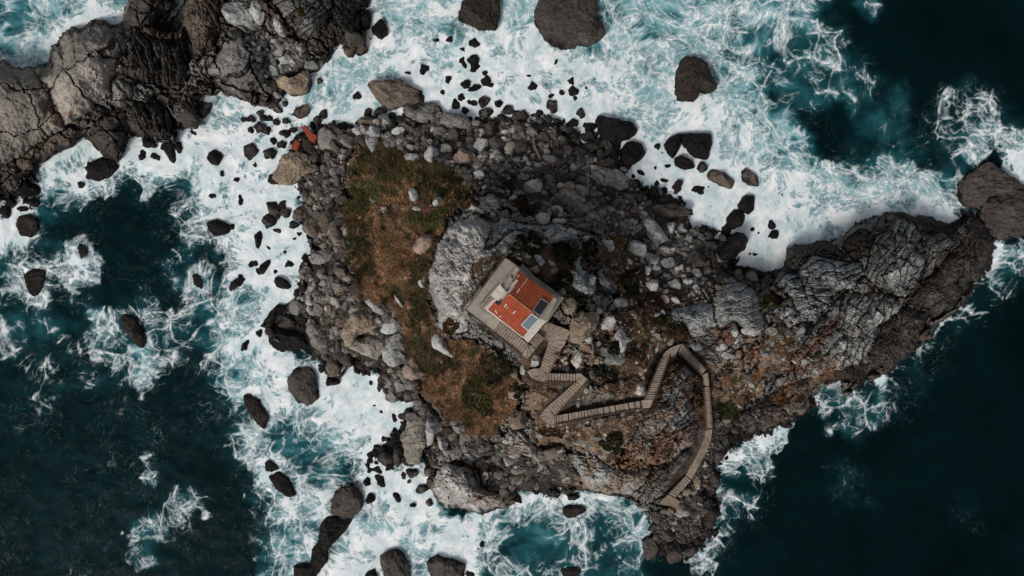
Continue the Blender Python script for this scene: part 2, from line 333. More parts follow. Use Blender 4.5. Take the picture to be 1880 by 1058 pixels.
# control heights
CP = np.array([(940,545,23.4),(900,600,22),(980,640,21),(1010,600,22.5),(880,560,23),(860,450,21.5),(900,420,21),(830,560,20.5),(810,500,18.5),(780,470,13),(775,540,11),(740,480,11.5),(700,480,9),(650,480,6),(622,480,3.5),(598,470,2),
 (700,330,5.5),(655,290,3),(760,340,6.5),(850,360,9.5),(890,378,14),(960,425,18),(1030,430,16),(1060,470,17),(1120,450,11),(1100,520,17),(1160,500,10),(1190,470,6),(1220,530,8),(1260,570,9),(1180,590,12),
 (1090,590,20),(1050,560,21),(1060,640,18.5),(1110,680,16.5),(1140,640,15),(1050,700,16.5),(1180,680,12.5),(1150,730,12),(1020,740,14.5),(1100,745,13),(1000,320,3.2),(1100,340,2.4),(1200,400,2.8),(1300,460,2.2),
 (1000,260,1.2),(850,260,1.8),(750,240,1.8),(600,300,1.4),(580,400,1.5),(590,560,1.8),(650,600,2.5),(720,620,4),(760,600,8),(800,640,10.5),(850,640,15),(880,700,12.5),(905,640,19),(820,720,8),(860,760,7),(790,770,2.6),
 (850,810,3),(930,780,8.5),(950,720,14),(990,860,2.5),(900,850,3),(860,890,5),(1050,800,8.5),(1100,850,7),(1160,800,10),(1210,750,11.5),(1250,700,11.5),(1272,660,9),(1262,800,7),(1200,870,5),(1275,880,2.8),
 (1340,700,6),(1400,650,8),(1350,600,8.5),(1300,560,8.5),(1400,560,8.5),(1400,510,4),(1500,520,8),(1600,500,9),(1700,480,7),(1790,460,3.5),(1610,610,6),(1700,560,3),(1520,640,7),(1500,700,3.4),(1410,730,4),(1330,740,4),
 (1340,800,1.6),(1250,960,1.8),(1240,1010,1),(1310,640,7.5),(1290,740,6.5),(50,200,7.5),(150,150,8),(0,270,4.5),(60,320,2),(220,120,7.5),(300,130,4),(370,80,5),(440,120,5.5),(450,30,6),(560,50,6.5),(630,30,3.5),
 (500,110,2.2),(600,100,1.5),(250,220,4),(300,200,3),(-200,200,9),(-350,350,6),(400,-100,9),(600,-100,6),(930,690,15.5),(900,730,11)], float)

xs = np.concatenate([np.arange(-420, -24, 10), np.arange(-24, 1904, 2.0), np.arange(1904, 2180, 10)])
ys = np.concatenate([np.arange(-300, -24, 10), np.arange(-24, 1084, 2.0), np.arange(1084, 1300, 10)])
PX, PY = np.meshgrid(xs, ys)
jx = (fbm(PX / 30, PY / 30, o=4, seed=3) - 0.5) * 26; jy = (fbm(PX / 30, PY / 30, o=4, seed=9) - 0.5) * 26
jx += (fbm(PX / 7, PY / 7, o=3, seed=13) - 0.5) * 8; jy += (fbm(PX / 7, PY / 7, o=3, seed=19) - 0.5) * 8
WX, WY = PX + jx * 0.9, PY + jy * 0.9
coast = np.maximum(sdf(WX, WY, ISLET), sdf(WX, WY, HEAD))
# smooth interpolation of the control heights on a coarse grid
cx = np.arange(-440, 2200, 20.0); cy = np.arange(-320, 1320, 20.0); CX, CY = np.meshgrid(cx, cy)
def rbf(P):
    def k(r2): return np.sqrt(r2 + 15.0 ** 2)
    A = k((P[:, None, 0] - P[None, :, 0]) ** 2 + (P[:, None, 1] - P[None, :, 1]) ** 2)
    m_ = P[:, 2].mean(); wgt = np.linalg.solve(A - 3.0 * np.eye(len(P)), P[:, 2] - m_)
    out = np.full(CX.shape, m_)
    for (a, b, _), q in zip(P, wgt): out = out + q * k((CX - a) ** 2 + (CY - b) ** 2)
    return out
def bil(C, px, py):
    u = np.clip((px - cx[0]) / 20, 0, len(cx) - 1.001); v = np.clip((py - cy[0]) / 20, 0, len(cy) - 1.001)
    i = u.astype(int); j = v.astype(int); fu = u - i; fv = v - j
    return (C[j, i] * (1 - fu) + C[j, i + 1] * fu) * (1 - fv) + (C[j + 1, i] * (1 - fu) + C[j + 1, i + 1] * fu) * fv
CH = rbf(CP)
H0 = np.clip(bil(CH, WX, WY), 0.3, 30)

# stairs: corridor centre line with heights (px, py, z)
STAIRS = [(905,597,24),(955,632,22.3),(975,655,21.6),(985,640,21.5),(1018,610,21.3),(1012,640,20.6),(995,680,19.3),(975,688,19.0),(1003,694,18.8),(1060,695,17.6),(1070,700,17.4),
 (1062,712,17.1),(1012,755,15.0),(1004,766,14.5),(1025,767,14.1),(1100,752,12.7),(1175,742,11.8),(1192,738,11.7),(1220,661,9.4),(1243,640,8.9),(1292,682,7.4),(1300,700,7.2),(1300,720,7.0),
 (1303,790,5.2),(1295,805,5.0),(1262,877,3.2),(1235,910,2.2),(1232,922,2.0)]
sd_ = np.full(PX.shape, 1e9); sz_ = np.zeros(PX.shape)
for a, b in zip(STAIRS[:-1], STAIRS[1:]):
    ex, ey = b[0] - a[0], b[1] - a[1]; L = ex * ex + ey * ey + 1e-9
    t = np.clip(((PX - a[0]) * ex + (PY - a[1]) * ey) / L, 0, 1)
    d = np.hypot(PX - a[0] - t * ex, PY - a[1] - t * ey); m_ = d < sd_
    sd_ = np.where(m_, d, sd_); sz_ = np.where(m_, a[2] + (b[2] - a[2]) * t, sz_)
PAD = [(927,470),(1030,545),(1045,610),(1010,650),(968,664),(852,570)]
padd = sdf(PX, PY, PAD)

# ------------------------------------------------------------------ zones
BEACH = [(520,262),(548,245),(600,210),(700,200),(830,200),(960,210),(1090,235),(1150,280),(1190,345),(1270,385),(1300,425),(1370,450),(1330,495),(1400,505),(1300,535),(1235,500),(1180,440),(1100,400),
 (1000,392),(935,372),(880,335),(800,290),(740,282),(700,262),(640,272),(645,330),(622,380),(640,440),(640,520),(664,552),(720,565),(704,600),(740,680),(765,735),(800,770),(860,800),(905,815),(1040,835),
 (1065,880),(1000,915),(920,915),(905,870),(850,830),(780,850),(690,865),(675,850),(700,790),(745,760),(740,735),(700,712),(640,662),(600,700),(540,645),(480,600),(550,540),(580,460),(550,400),(556,345),(500,325)]
BEACH2 = [(1302,745),(1345,770),(1400,758),(1470,735),(1500,745),(1440,785),(1330,840),(1312,900),(1322,960),(1290,1010),(1200,1035),(1184,1000),(1200,940),(1240,925),(1285,860)]
BEACH3 = [(455,70),(480,60),(545,85),(580,110),(562,165),(510,185),(495,150),(462,100)]
BEACH4 = [(1110,430),(1160,415),(1240,500),(1320,540),(1300,560),(1240,560),(1200,600),(1170,570),(1200,520)]
GRASS = [(650,270),(700,258),(740,285),(800,295),(840,320),(870,345),(850,372),(830,395),(812,420),(795,470),(782,500),(785,560),(800,600),(820,625),(850,625),(880,640),(930,665),(950,690),(950,740),(930,770),
 (905,800),(860,800),(820,770),(790,730),(765,700),(745,660),(740,600),(715,560),(665,545),(645,500),(640,430),(625,385),(640,330)]
GRASS_T = [(960,455),(1000,430),(1040,450),(1080,520),(1060,545),(1020,530),(975,495)]           # behind the house
GRASS_E = [(1120,430),(1160,440),(1185,520),(1200,570),(1260,590),(1250,630),(1200,640),(1180,700),(1120,700),(1080,690),(1110,640),(1150,610),(1140,560),(1125,500)]
GRASS_M = [(960,775),(1060,780),(1180,750),(1160,800),(1120,850),(1070,850),(1040,800),(990,800)]
GRASS_R = [(1305,690),(1380,690),(1400,640),(1420,600),(1470,620),(1460,660),(1400,700),(1350,760),(1312,790),(1305,740)]
GRASS_S = [(1285,650),(1300,700),(1310,790),(1290,800),(1268,740),(1262,700)]
GR_CRAG = [(905,465),(930,470),(895,510),(860,560),(840,540),(870,490)]

# outcrops: label, category-colour, top extra height (m), edge width px, tilt (dz/dpx x, y), strata angle, poly
OC = [
 ('broad weathered grey brown slab running off the left edge of the photo', 'hl', 2.2, 16, (0,0), -25, Z(1,[(-700,340),(0,345),(100,360),(170,370),(215,430),(270,500),(300,600),(335,650),(350,690),(200,790),(60,880),(0,900),(-700,1000)])),
 ('huge cracked brown slab beside the upper left surf with reddish stains', 'hl', 3.0, 18, (0,.01), -25, Z(1,[(170,370),(255,350),(330,200),(420,165),(560,130),(660,170),(700,250),(640,340),(620,420),(590,500),(500,600),(350,685),(310,600),(270,490)])),
 ('long dark brown ledge along the lower edge of the left headland', 'brown', 1.0, 10, (0,0), -35, Z(1,[(0,910),(100,850),(350,700),(500,635),(470,720),(330,840),(180,930),(120,960),(60,1058),(0,1058)])),
 ('dark rounded rock mass left of the narrow white inlet at the top', 'dark', 2.2, 12, (0,0), 60, Z(1,[(700,60),(735,-300),(905,-300),(890,70),(800,130),(650,180),(690,110)])),
 ('dark finely fractured rock mass in the middle of the left headland', 'dark', 1.6, 12, (0,0), 75, Z(1,[(650,400),(700,200),(760,160),(830,200),(1000,210),(1030,330),(1000,440),(900,470),(720,430)])),
 ('brown ribbed rock block right of the narrow white inlet', 'brown', 2.2, 12, (0,0), 60, Z(1,[(980,110),(1060,-300),(1170,-300),(1190,130),(1180,230),(1080,340),(1000,280),(1000,200)])),
 ('grey slab split by long crossing cracks above the left beach foam', 'mgrey', 2.4, 12, (0,0), -40, Z(1,[(1115,380),(1200,240),(1240,160),(1300,180),(1411,250),(1450,330),(1500,470),(1490,520),(1400,500),(1250,470),(1150,440)])),
 ('dark layered rock wedge between the left headland slab and the bay', 'dark', 1.4, 9, (0,0), 65, Z(1,[(700,560),(760,545),(870,560),(945,680),(920,740),(760,735),(685,715)])),
 ('pointed dark slab reaching down into the left bay foam', 'dark', 1.5, 9, (0,0), -50, Z(1,[(485,755),(525,640),(590,600),(690,570),(690,720),(650,860),(622,890),(560,835)])),
 ('grey angular block on the headland above the pointed dark slab', 'mgrey', 1.7, 7, (0,0), 0, Z(1,[(600,480),(625,420),(710,450),(725,520),(650,590),(590,565)])),
 ('pale grey striated slab at the top edge left of centre', 'mgrey', 2.5, 12, (-.01,0), -32, Z(2,[(170,-300),(560,-300),(500,80),(440,150),(430,205),(330,190),(240,120),(180,20)])),
 ('black wet rock shelf at the top edge beside the surf', 'dark', 1.5, 10, (0,0), 60, Z(2,[(530,-300),(685,-300),(650,60),(625,130),(640,180),(560,235),(440,195),(500,90)])),
 ('mottled pale grey limestone crag left of the red roofed house', 'pale', 2.2, 11, (0,0), 60, [(783,500),(795,483),(803,450),(815,430),(842,402),(870,395),(900,408),(935,405),(962,422),(950,450),(925,470),(895,505),(872,545),(860,575),(862,605),(850,615),(820,612),(805,590),(795,560),(786,530)]),
 ('grey lumpy rock crowned with brown scrub above the limestone crag', 'pale', 2.0, 9, (0,0), 30, [(848,385),(858,366),(885,358),(912,351),(920,362),(920,385),(905,398),(870,396)]),
 ('band of broken grey rock behind the house at the crest', 'grey', 1.8, 9, (0,0), -15, Z(7,[(60,200),(110,180),(300,210),(430,220),(520,235),(535,290),(450,305),(340,330),(300,260),(200,245),(90,330),(20,340),(40,280)])),
 ('narrow grey rock rib right of the dark thicket behind the house', 'blue', 1.8, 7, (0,0), 60, Z(7,[(530,310),(575,315),(570,370),(545,420),(560,440),(640,500),(630,600),(570,610),(500,540),(470,460),(520,400)])),
 ('rounded brown grey knob right of the summit thicket', 'mgrey', 2.2, 10, (0,0), 40, Z(7,[(630,470),(690,395),(730,440),(760,510),(740,590),(680,600),(640,560)])),
 ('large smooth blue grey outcrop above the zigzag steps', 'blue', 2.4, 10, (0,0), -20, Z(7,[(1010,690),(1080,650),(1200,625),(1340,650),(1350,730),(1250,770),(1230,810),(1160,835),(1110,790),(1040,725)])),
 ('grey boulder shaped outcrop between the beach and the eastern ridge', 'mgrey', 2.2, 12, (0,0), -30, Z(7,[(1250,500),(1300,475),(1411,495),(1480,560),(1490,640),(1460,700),(1400,690),(1345,640),(1290,560)])),
 ('fractured grey rib in the scrub right of the tan boulders', 'grey', 1.6, 7, (0,0), 70, Z(7,[(810,690),(860,650),(890,700),(890,760),(940,830),(900,845),(850,780)])),
 ('tall stratified cliff streaked with orange inside the stair loop', 'grey', 2.6, 12, (0,0), -38, Z(11,[(790,410),(810,320),(850,230),(900,185),(960,130),(1000,40),(1060,-60),(1120,-110),(1165,-60),(1165,60),(1140,130),(1185,200),(1180,310),(1100,385),(960,465),(870,440)])),
 ('dark grey layered foot of the cliff above the stair platform', 'mgrey', 1.2, 8, (0,0), -42, Z(11,[(830,620),(900,520),(950,475),(1100,400),(1200,330),(1190,400),(1120,500),(1000,615),(900,665)])),
 ('grey brown pitted crag rising from the lower shore surf', 'grey', 2.0, 10, (0,0), -10, Z(11,[(490,440),(520,390),(640,410),(700,470),(800,500),(920,480),(900,560),(825,625),(720,610),(590,600),(550,540)])),
 ('pale rock rim curving below the zigzag stairs', 'pale', 1.5, 7, (0,0), 30, Z(11,[(125,340),(160,270),(200,280),(240,300),(330,370),(440,360),(470,390),(400,430),(340,460),(250,410),(180,370)])),
 ('pale grey crag with red stained face at the lower left shore', 'pale', 3.6, 12, (0,0), 50, Z(10,[(1020,600),(1060,480),(1130,440),(1200,470),(1250,465),(1290,560),(1411,600),(1411,690),(1280,740),(1200,705),(1100,690),(1030,640)])),
 ('tan rock with pale crest inside the lowest stair zigzag', 'tan', 1.8, 7, (0,0), 20, Z(11,[(255,110),(290,40),(360,20),(435,60),(400,115),(335,180),(290,170)])),
 ('dark squared rock block where the ridge meets the white cove', 'dark', 2.2, 9, (0,0), 0, Z(8,[(292,570),(320,480),(420,490),(440,520),(380,560),(350,615)])),
 ('broad pale grey slab on the near half of the eastern ridge', 'blue', 3.4, 11, (0,0), -20, Z(8,[(350,610),(380,565),(440,530),(500,540),(650,550),(670,590),(620,700),(540,690),(500,760),(450,835),(370,800),(330,720),(240,660),(280,600)])),
 ('black wet ledge between the ridge slab and the surf', 'seadark', 1.0, 8, (0,0), -10, Z(8,[(420,495),(500,455),(590,520),(570,545),(450,525)])),
 ('dark wave washed knob on the north side of the ridge', 'seadark', 1.4, 8, (0,0), -10, Z(8,[(565,490),(600,430),(680,395),(722,440),(700,525),(620,552)])),
 ('large jointed pale grey slab crowning the middle of the ridge', 'grey', 3.6, 11, (0,0), -52, Z(8,[(720,440),(760,400),(830,355),(900,385),(940,430),(960,540),(930,640),(870,722),(800,710),(730,680),(670,600),(680,540)])),
 ('darker grey shingled flank at the outer part of the ridge', 'mgrey', 2.6, 11, (0,0), -52, Z(8,[(935,425),(1020,400),(1120,450),(1085,510),(1000,600),(940,650),(960,540)])),
 ('dark shelf on the surf side near the ridge tip', 'seadark', 1.1, 9, (0,0), -40, Z(8,[(850,340),(930,325),(1060,390),(1130,440),(1090,460),(1020,405),(930,415),(900,380)])),
 ('huge bare dark brown rock flank near the ridge tip', 'dark', 2.2, 14, (0,0), -48, Z(8,[(1100,500),(1130,440),(1160,335),(1250,380),(1265,470),(1250,540),(1190,640),(1080,770),(990,830),(960,770),(870,745),(900,690),(1000,605)])),
 ('dark brown lower block dropping from the ridge into the deep water', 'dark', 2.0, 12, (0,0), -48, Z(8,[(700,960),(740,870),(850,770),(975,785),(950,860),(900,950),(820,1050),(690,1040)])),
 ('shingled grey rock field on the seaward slope of the ridge', 'grey', 2.2, 12, (0,0), -55, Z(8,[(350,880),(450,840),(520,760),(600,705),(720,700),(850,735),(830,800),(740,860),(700,940),(650,1058),(560,1130),(450,1170),(360,1120),(330,960)])),
 ('pale grey hummock above the green bush on the ridge', 'grey', 2.2, 9, (0,0), -20, Z(8,[(0,610),(100,640),(170,700),(205,800),(200,890),(140,890),(60,840),(0,860),(-40,760)])),
 ('narrow tan cliff strip along the left rim of the grassy slope', 'tan', 1.6, 6, (0,0), 75, Z(6,[(450,170),(478,60),(505,70),(495,150),(545,230),(575,300),(565,345),(505,335),(455,220)])),
 ('dark gravelly brown slope at the seaward foot of the ridge', 'seadark', 0.9, 9, (0,0), -45, Z(12,[(120,300),(200,230),(330,170),(460,110),(640,80),(700,60),(690,150),(600,160),(460,165),(400,290),(300,340),(180,380),(100,370)])),
]
OCid = np.full(PX.shape, -1); Hh = H0.copy(); rockm = np.zeros(PX.shape); rgh = np.zeros(PX.shape); JNT = np.zeros(PX.shape)
STY = {0: (.08, .7, 0), 1: (.12, .8, 0), 2: (.3, .8, 0), 3: (.25, .8, 0), 4: (.35, .2, .6), 5: (.3, .5, .5), 6: (.16, 1, 0), 7: (.3, .3, .6), 8: (.16, .9, 0), 9: (.16, .6, 0), 10: (.14, .6, .6), 11: (.4, .3, .5), 12: (.30, .3, .25), 27: (.22, .8, .8), 30: (.22, .8, .85), 31: (.25, .5, .85), 33: (.22, .3, .55), 34: (.22, .2, .5), 35: (.3, .3, .9), 36: (.3, .3, .4), 20: (.3, .3, .8), 21: (.3, 0, .7), 16: (.3, .6, .3), 17: (.3, .6, .3), 22: (.4, .3, .3), 24: (.35, .5, .2), 17: (.55, .3, 0)}
colr = np.zeros(PX.shape + (3,)); colr[:] = (0.06, 0.045, 0.035)
def paint(mask, c, a=1.0):
    k = (np.clip(mask, 0, 1) * a)[..., None]; colr[:] = colr * (1 - k) + np.array(c) * k
n_lo = fbm(PX / 60, PY / 60, o=4, seed=31); n_md = fbm(PX / 14, PY / 14, o=4, seed=37); n_hi = fbm(PX / 4, PY / 4, o=3, seed=41)
ww = (n_md - .5) * 16
bz = [sdf(WX, WY, b) for b in (BEACH, BEACH2, BEACH3, BEACH4)]; beach = ss(-3, 3, np.maximum.reduce(bz))
gz = [sdf(WX + (n_lo - .5) * 60, WY + (n_md - .5) * 30, g) for g in (GRASS, GRASS_T, GRASS_E, GRASS_M, GRASS_R, GRASS_S, GR_CRAG)]; grass = ss(-5, 5, np.maximum.reduce(gz))
# facetted fracture fields
ang = np.where(PX > 1250, 1, 0)
def frac(ang_, an, seed):
    a, q1, e1 = facets(WX, WY, 42, ang_, an, seed, 0.9, 0.06); b, q2, e2 = facets(WX + a * 6, WY, 17, ang_, an, seed + 10, 0.7, 0.09)
    c, q3, e3 = facets(WX, WY + b * 3, 7.5, ang_, an, seed + 20, 0.5, 0.12)
    d, q4, e4 = facets(WX, WY, 3.6, ang_, an, seed + 30, 0.4, 0.15)
    return 1.35 * a + 0.85 * b + 0.42 * c + 0.15 * d, q1 * .35 + q2 * .35 + q3 * .3, np.minimum(e2, e3)
fr = {}
fr_m, fr_m2, fr_e = frac(20, 1.3, 100)
fr_r, fr_r2, fr_er = frac(-52, 2.1, 200)
wr = ss(1250, 1330, PX) ; FR = fr_m * (1 - wr) + fr_r * wr; FRq = fr_m2 * (1 - wr) + fr_r2 * wr; FRe = fr_e * (1 - wr) + fr_er * wr
for i, (lab, kc, hh, ew, tl, an, poly) in enumerate(OC):
    P = np.array(poly); c = P.mean(0); lo_, hi_ = P.min(0) - 40, P.max(0) + 40
    i0, i1 = np.searchsorted(xs, lo_[0]), np.searchsorted(xs, hi_[0]); j0, j1 = np.searchsorted(ys, lo_[1]), np.searchsorted(ys, hi_[1])
    sl_ = (slice(j0, j1), slice(i0, i1)); wX, wY, pX, pY, nl, nm = [q[sl_] for q in (WX, WY, PX, PY, n_lo, n_md)]
    s = sdf(wX * 0.6 + pX * 0.4, wY * 0.6 + pY * 0.4, poly); inside = s > 0
    prof = 1 - np.exp(-np.maximum(s, 0) / ew)
    zt = H0[sl_] + hh * prof - 0.35 * hh * (1 - prof) + (tl[0] * (pX - c[0]) + tl[1] * (pY - c[1])) * prof
    k_ = ss(-1, 3, s)[..., None]; C_ = colr[sl_] * (1 - k_) + np.array(KC[kc]) * k_
    rg_, jn_, st_ = STY.get(i, (.5, .25, .25)); aR = R(an)
    wx_ = wX + (nl - .5) * 30; wy_ = wY + (nl - .5) * 30
    big_ = 2.6 if i < 2 else 1.25; e1, _, _, q1 = worley(wx_, wy_, 30 * big_, an + 8, 3.0, 700 + i); e2, _, _, q2 = worley(wx_ + 40, wy_, 46 * big_, an + 95, 2.4, 720 + i)
    jl = np.maximum(np.exp(-(e1 / (.065 / big_)) ** 2), np.exp(-(e2 / (.045 / big_)) ** 2)) * jn_
    pp_ = (-pX * math.sin(aR) + pY * math.cos(aR)) + (nl - .5) * 30 + (nm - .5) * 7; al_ = pX * math.cos(aR) + pY * math.sin(aR)
    k1 = pp_ / 14 + 2.0 * vnoise(al_ / 50, pp_ / 36, seed=900 + i); k2 = pp_ / 6.0 + 1.6 * vnoise(al_ / 24, pp_ / 16, seed=930 + i)
    # cross joints break each stratum into plates
    cj = (al_ / 30 + 7.1 * _h(np.floor(k1), np.zeros_like(k1), np.zeros_like(k1), 3)) ; cq = _h(np.floor(k1), np.floor(cj), np.zeros_like(k1), 5)
    sw_ = (k1 % 1) * 1.9 + (k2 % 1) * .6 - 1.2 + (cq - .5) * 1.3
    Hh[sl_] = np.where(inside, zt - 1.3 * jl + sw_ * st_ + (q1[0] - .5) * .9 * jn_, Hh[sl_]); rgh[sl_] = np.where(inside, rg_, rgh[sl_])
    ln = np.maximum.reduce([((k1 % 1) < .15) * 1.0, .6 * ((k2 % 1) < .18), .8 * ((cj % 1) < .07)]) * min(1, st_ * 1.7)
    JNT[sl_] = np.where(inside, np.maximum(jl, ln), JNT[sl_])
    C_ = C_ * (1 + np.where(inside, (q1[0] - .5) * .5 * jn_ + (cq - .5) * .7 * st_, 0))[..., None]
    colr[sl_] = C_; OCid[sl_] = np.where(inside, i, OCid[sl_]); rockm[sl_] = np.where(inside, 1, rockm[sl_])
rough = np.clip(np.where(rockm > .5, rgh, 0.30) - 0.2 * grass * (rockm < .5), 0.12, 1.1); rough = np.where(beach > .5, 0.35, rough)
rest = (1 - rockm) * (1 - beach) * (1 - grass)
paint(rest, KC['mgrey']); rough = np.where(rest > .5, 1.0, rough)
paint(rest * ss(.5, .62, n_lo), (0.075, 0.05, 0.035), .8)
Hh = Hh + FR * rough * (0.95 + .45 * (rockm < .5) * (beach < .5)) + (n_md - .5) * 1.2 * rough + (n_hi - .5) * 0.30 + (n_lo - .5) * 2.2 * ss(10, 60, coast)
paint(beach * (1 - rockm * .9), (0.055, 0.046, 0.038)); paint(beach * (1 - rockm) * ss(.5, .7, n_md), (0.075, 0.058, 0.045), .8)
# per block colour variety, dark joint lines, stains
colr *= (0.72 + 0.62 * FRq * 0.9)[..., None]
g = grass * (1 - rockm * (1 - ss(.55, .62, n_lo * .5 + n_md * .5)) )
paint(g, (0.085, 0.047, 0.026)); paint(g * ss(.45, .6, n_lo), (0.105, 0.062, 0.034), .7); paint(g * ss(.52, .66, fbm(PX / 35, PY / 35, o=3, seed=77)), (0.03, 0.032, 0.014), .8)
dirtz = sdf(WX, WY, [(960,640),(1010,620),(1060,560),(1180,600),(1190,740),(1120,860),(960,800),(930,700)]); paint(ss(-10, 20, dirtz) * (1 - .6 * rockm) * ss(.46, .56, n_md * .6 + n_lo * .4), (0.085, 0.05, 0.03), .85)
wz_ = (1 - beach) * ss(-20, 40, sdf(PX, PY, [(930,620),(1100,560),(1300,600),(1450,600),(1560,640),(1500,760),(1300,830),(1150,930),(900,950),(780,860),(860,780),(960,800)])); paint(wz_ * ss(.43, .56, fbm(WX / 20, WY / 20, o=4, seed=58)), (0.25, 0.18, 0.125), .75)
orz = np.maximum(sdf(WX, WY, Z(11,[(790,400),(900,200),(1000,30),(1160,60),(1170,250),(1000,440),(800,520),(720,420)])), sdf(WX, WY, Z(8,[(0,880),(100,900),(330,880),(560,800),(620,900),(500,1150),(200,1350),(0,1250)])))
paint(ss(-12, 10, orz) * ss(.50, .60, fbm(WX / 26 + WY / 26, (WX - WY) / 80, o=5, seed=55)), KC['orange'], .75)
paint(ss(0, 6, sdf(WX, WY, Z(10,[(1220,640),(1250,580),(1290,590),(1330,630),(1290,700),(1260,680)]))) * ss(.42, .55, n_md), (0.22, 0.065, 0.03), .8)
paint(ss(0, 14, sdf(WX, WY, Z(1,[(180,560),(330,540),(460,620),(380,690),(200,700)]))) * ss(.4, .6, n_md), (0.15, 0.075, 0.045), .6)
for s_, sc in ((1.0, 0.55),):   # darker colour along fracture edges and joint lines
    paint((1 - ss(0.02, 0.10, FRe)) * np.maximum(rockm * (rgh > .4), rest), (0.03, 0.024, 0.018), .5); paint(JNT, (0.022, 0.018, 0.014), .8)
# coast shaping and the wet band
ramp = ss(-6, 22, coast) ; lift = 1 - np.exp(-np.maximum(coast + 2, 0) / 16)
Hh = np.where(coast > -3, Hh * (0.12 + 0.88 * lift) + 0.1, -1.2 + np.maximum(coast, -40) * 0.08)
Hh = np.where(coast > -3, np.maximum(Hh, -0.4 + (n_hi - .5)), Hh)
nb_ = ss(-4, 4, coast) * (1 - ss(10, 45, coast)) * (1 - beach) * np.where(rockm > .5, rgh * .8, 1); Hh = Hh + nb_ * (np.maximum(FR, -.8) * 1.1 + .35)
edge_b = (1 - ss(-4, 15, coast + (n_md - .5) * 22)) * beach * (1 - rockm); Hh = Hh - edge_b * 1.5 + edge_b * (n_hi - .5) * .8
# stairs corridor and house pad
sw = 1 - ss(9.5, 24, sd_ + (n_md - .5) * 6); Hh = Hh * (1 - sw) + (sz_ - 1.15 + (n_md - .5) * .5) * sw; paint(1 - ss(11, 24, sd_ + (n_md - .5) * 16), (0.05, 0.034, 0.024), .8)
pw = ss(-12, -1, padd + (n_md - .5) * 4); Hh = np.where(padd > -12, Hh * (1 - pw) + np.minimum(Hh, 21.0) * pw, Hh)
wet = (1 - ss(0.5, 1.9, Hh + (n_lo - .5) * 2.4 + (n_md - .5) * 1.6)) * (coast > -4)
paint(wet, KC['wet'], .92)
wet2 = (1 - ss(1.0, 2.8, Hh + (n_lo - .5) * 3)) * (rockm + rest > 0.5); lum_ = colr.mean(-1); paint(wet2 * (1 - .75 * ss(.11, .18, lum_)) * ((PX > 1250) | (PX < 660) & (PY < 400)), KC['dark'], .25)
VX, VY = X(PX, Hh), Y(PY, Hh)

def hz(px, py):                       # terrain height at a photo pixel
    i = int(np.clip(np.searchsorted(xs, px), 0, len(xs) - 1)); j = int(np.clip(np.searchsorted(ys, py), 0, len(ys) - 1)); return float(Hh[j, i])
def hzv(px, py):
    i = np.clip(np.searchsorted(xs, px), 0, len(xs) - 1); j = np.clip(np.searchsorted(ys, py), 0, len(ys) - 1); return Hh[j, i]
def lookup(A, px, py):
    i = np.clip(np.searchsorted(xs, px), 0, len(xs) - 1); j = np.clip(np.searchsorted(ys, py), 0, len(ys) - 1); return A[j, i]

ny, nx = PX.shape
idx = np.arange(nx * ny).reshape(ny, nx)
quad = np.stack([idx[1:, :-1], idx[1:, 1:], idx[:-1, 1:], idx[:-1, :-1]], -1).reshape(-1, 4)
fid = OCid[:-1, :-1].ravel(); keep = (np.maximum.reduce([Hh[1:, :-1], Hh[1:, 1:], Hh[:-1, 1:], Hh[:-1, :-1]]).ravel() > -1.1)
isl = (sdf(PX, PY, HEAD) > sdf(PX, PY, ISLET))[:-1, :-1].ravel()
flatV = np.stack([VX.ravel(), VY.ravel(), Hh.ravel()], 1); flatC = colr.reshape(-1, 3)
def submesh(name, mask):
    q = quad[mask]; used, inv = np.unique(q, return_inverse=True); V = flatV[used]
    return fast_mesh(name, V, inv.reshape(-1, 4), M['rock'], None, flatC[used], False, None, loc=(float(V[:, 0].mean()), float(V[:, 1].mean()), float(V[:, 2].min())))
tag(submesh('islet_terrain', keep & (fid < 0) & ~isl), kind='structure')
tag(submesh('headland_terrain', keep & (fid < 0) & isl), kind='structure')
for i, o in enumerate(OC):
    mk = keep & (fid == i)
    if mk.sum() > 20: tag(submesh('rock_outcrop', mk), o[0], 'rock outcrop', 'bare rock outcrops of the islet and headland')

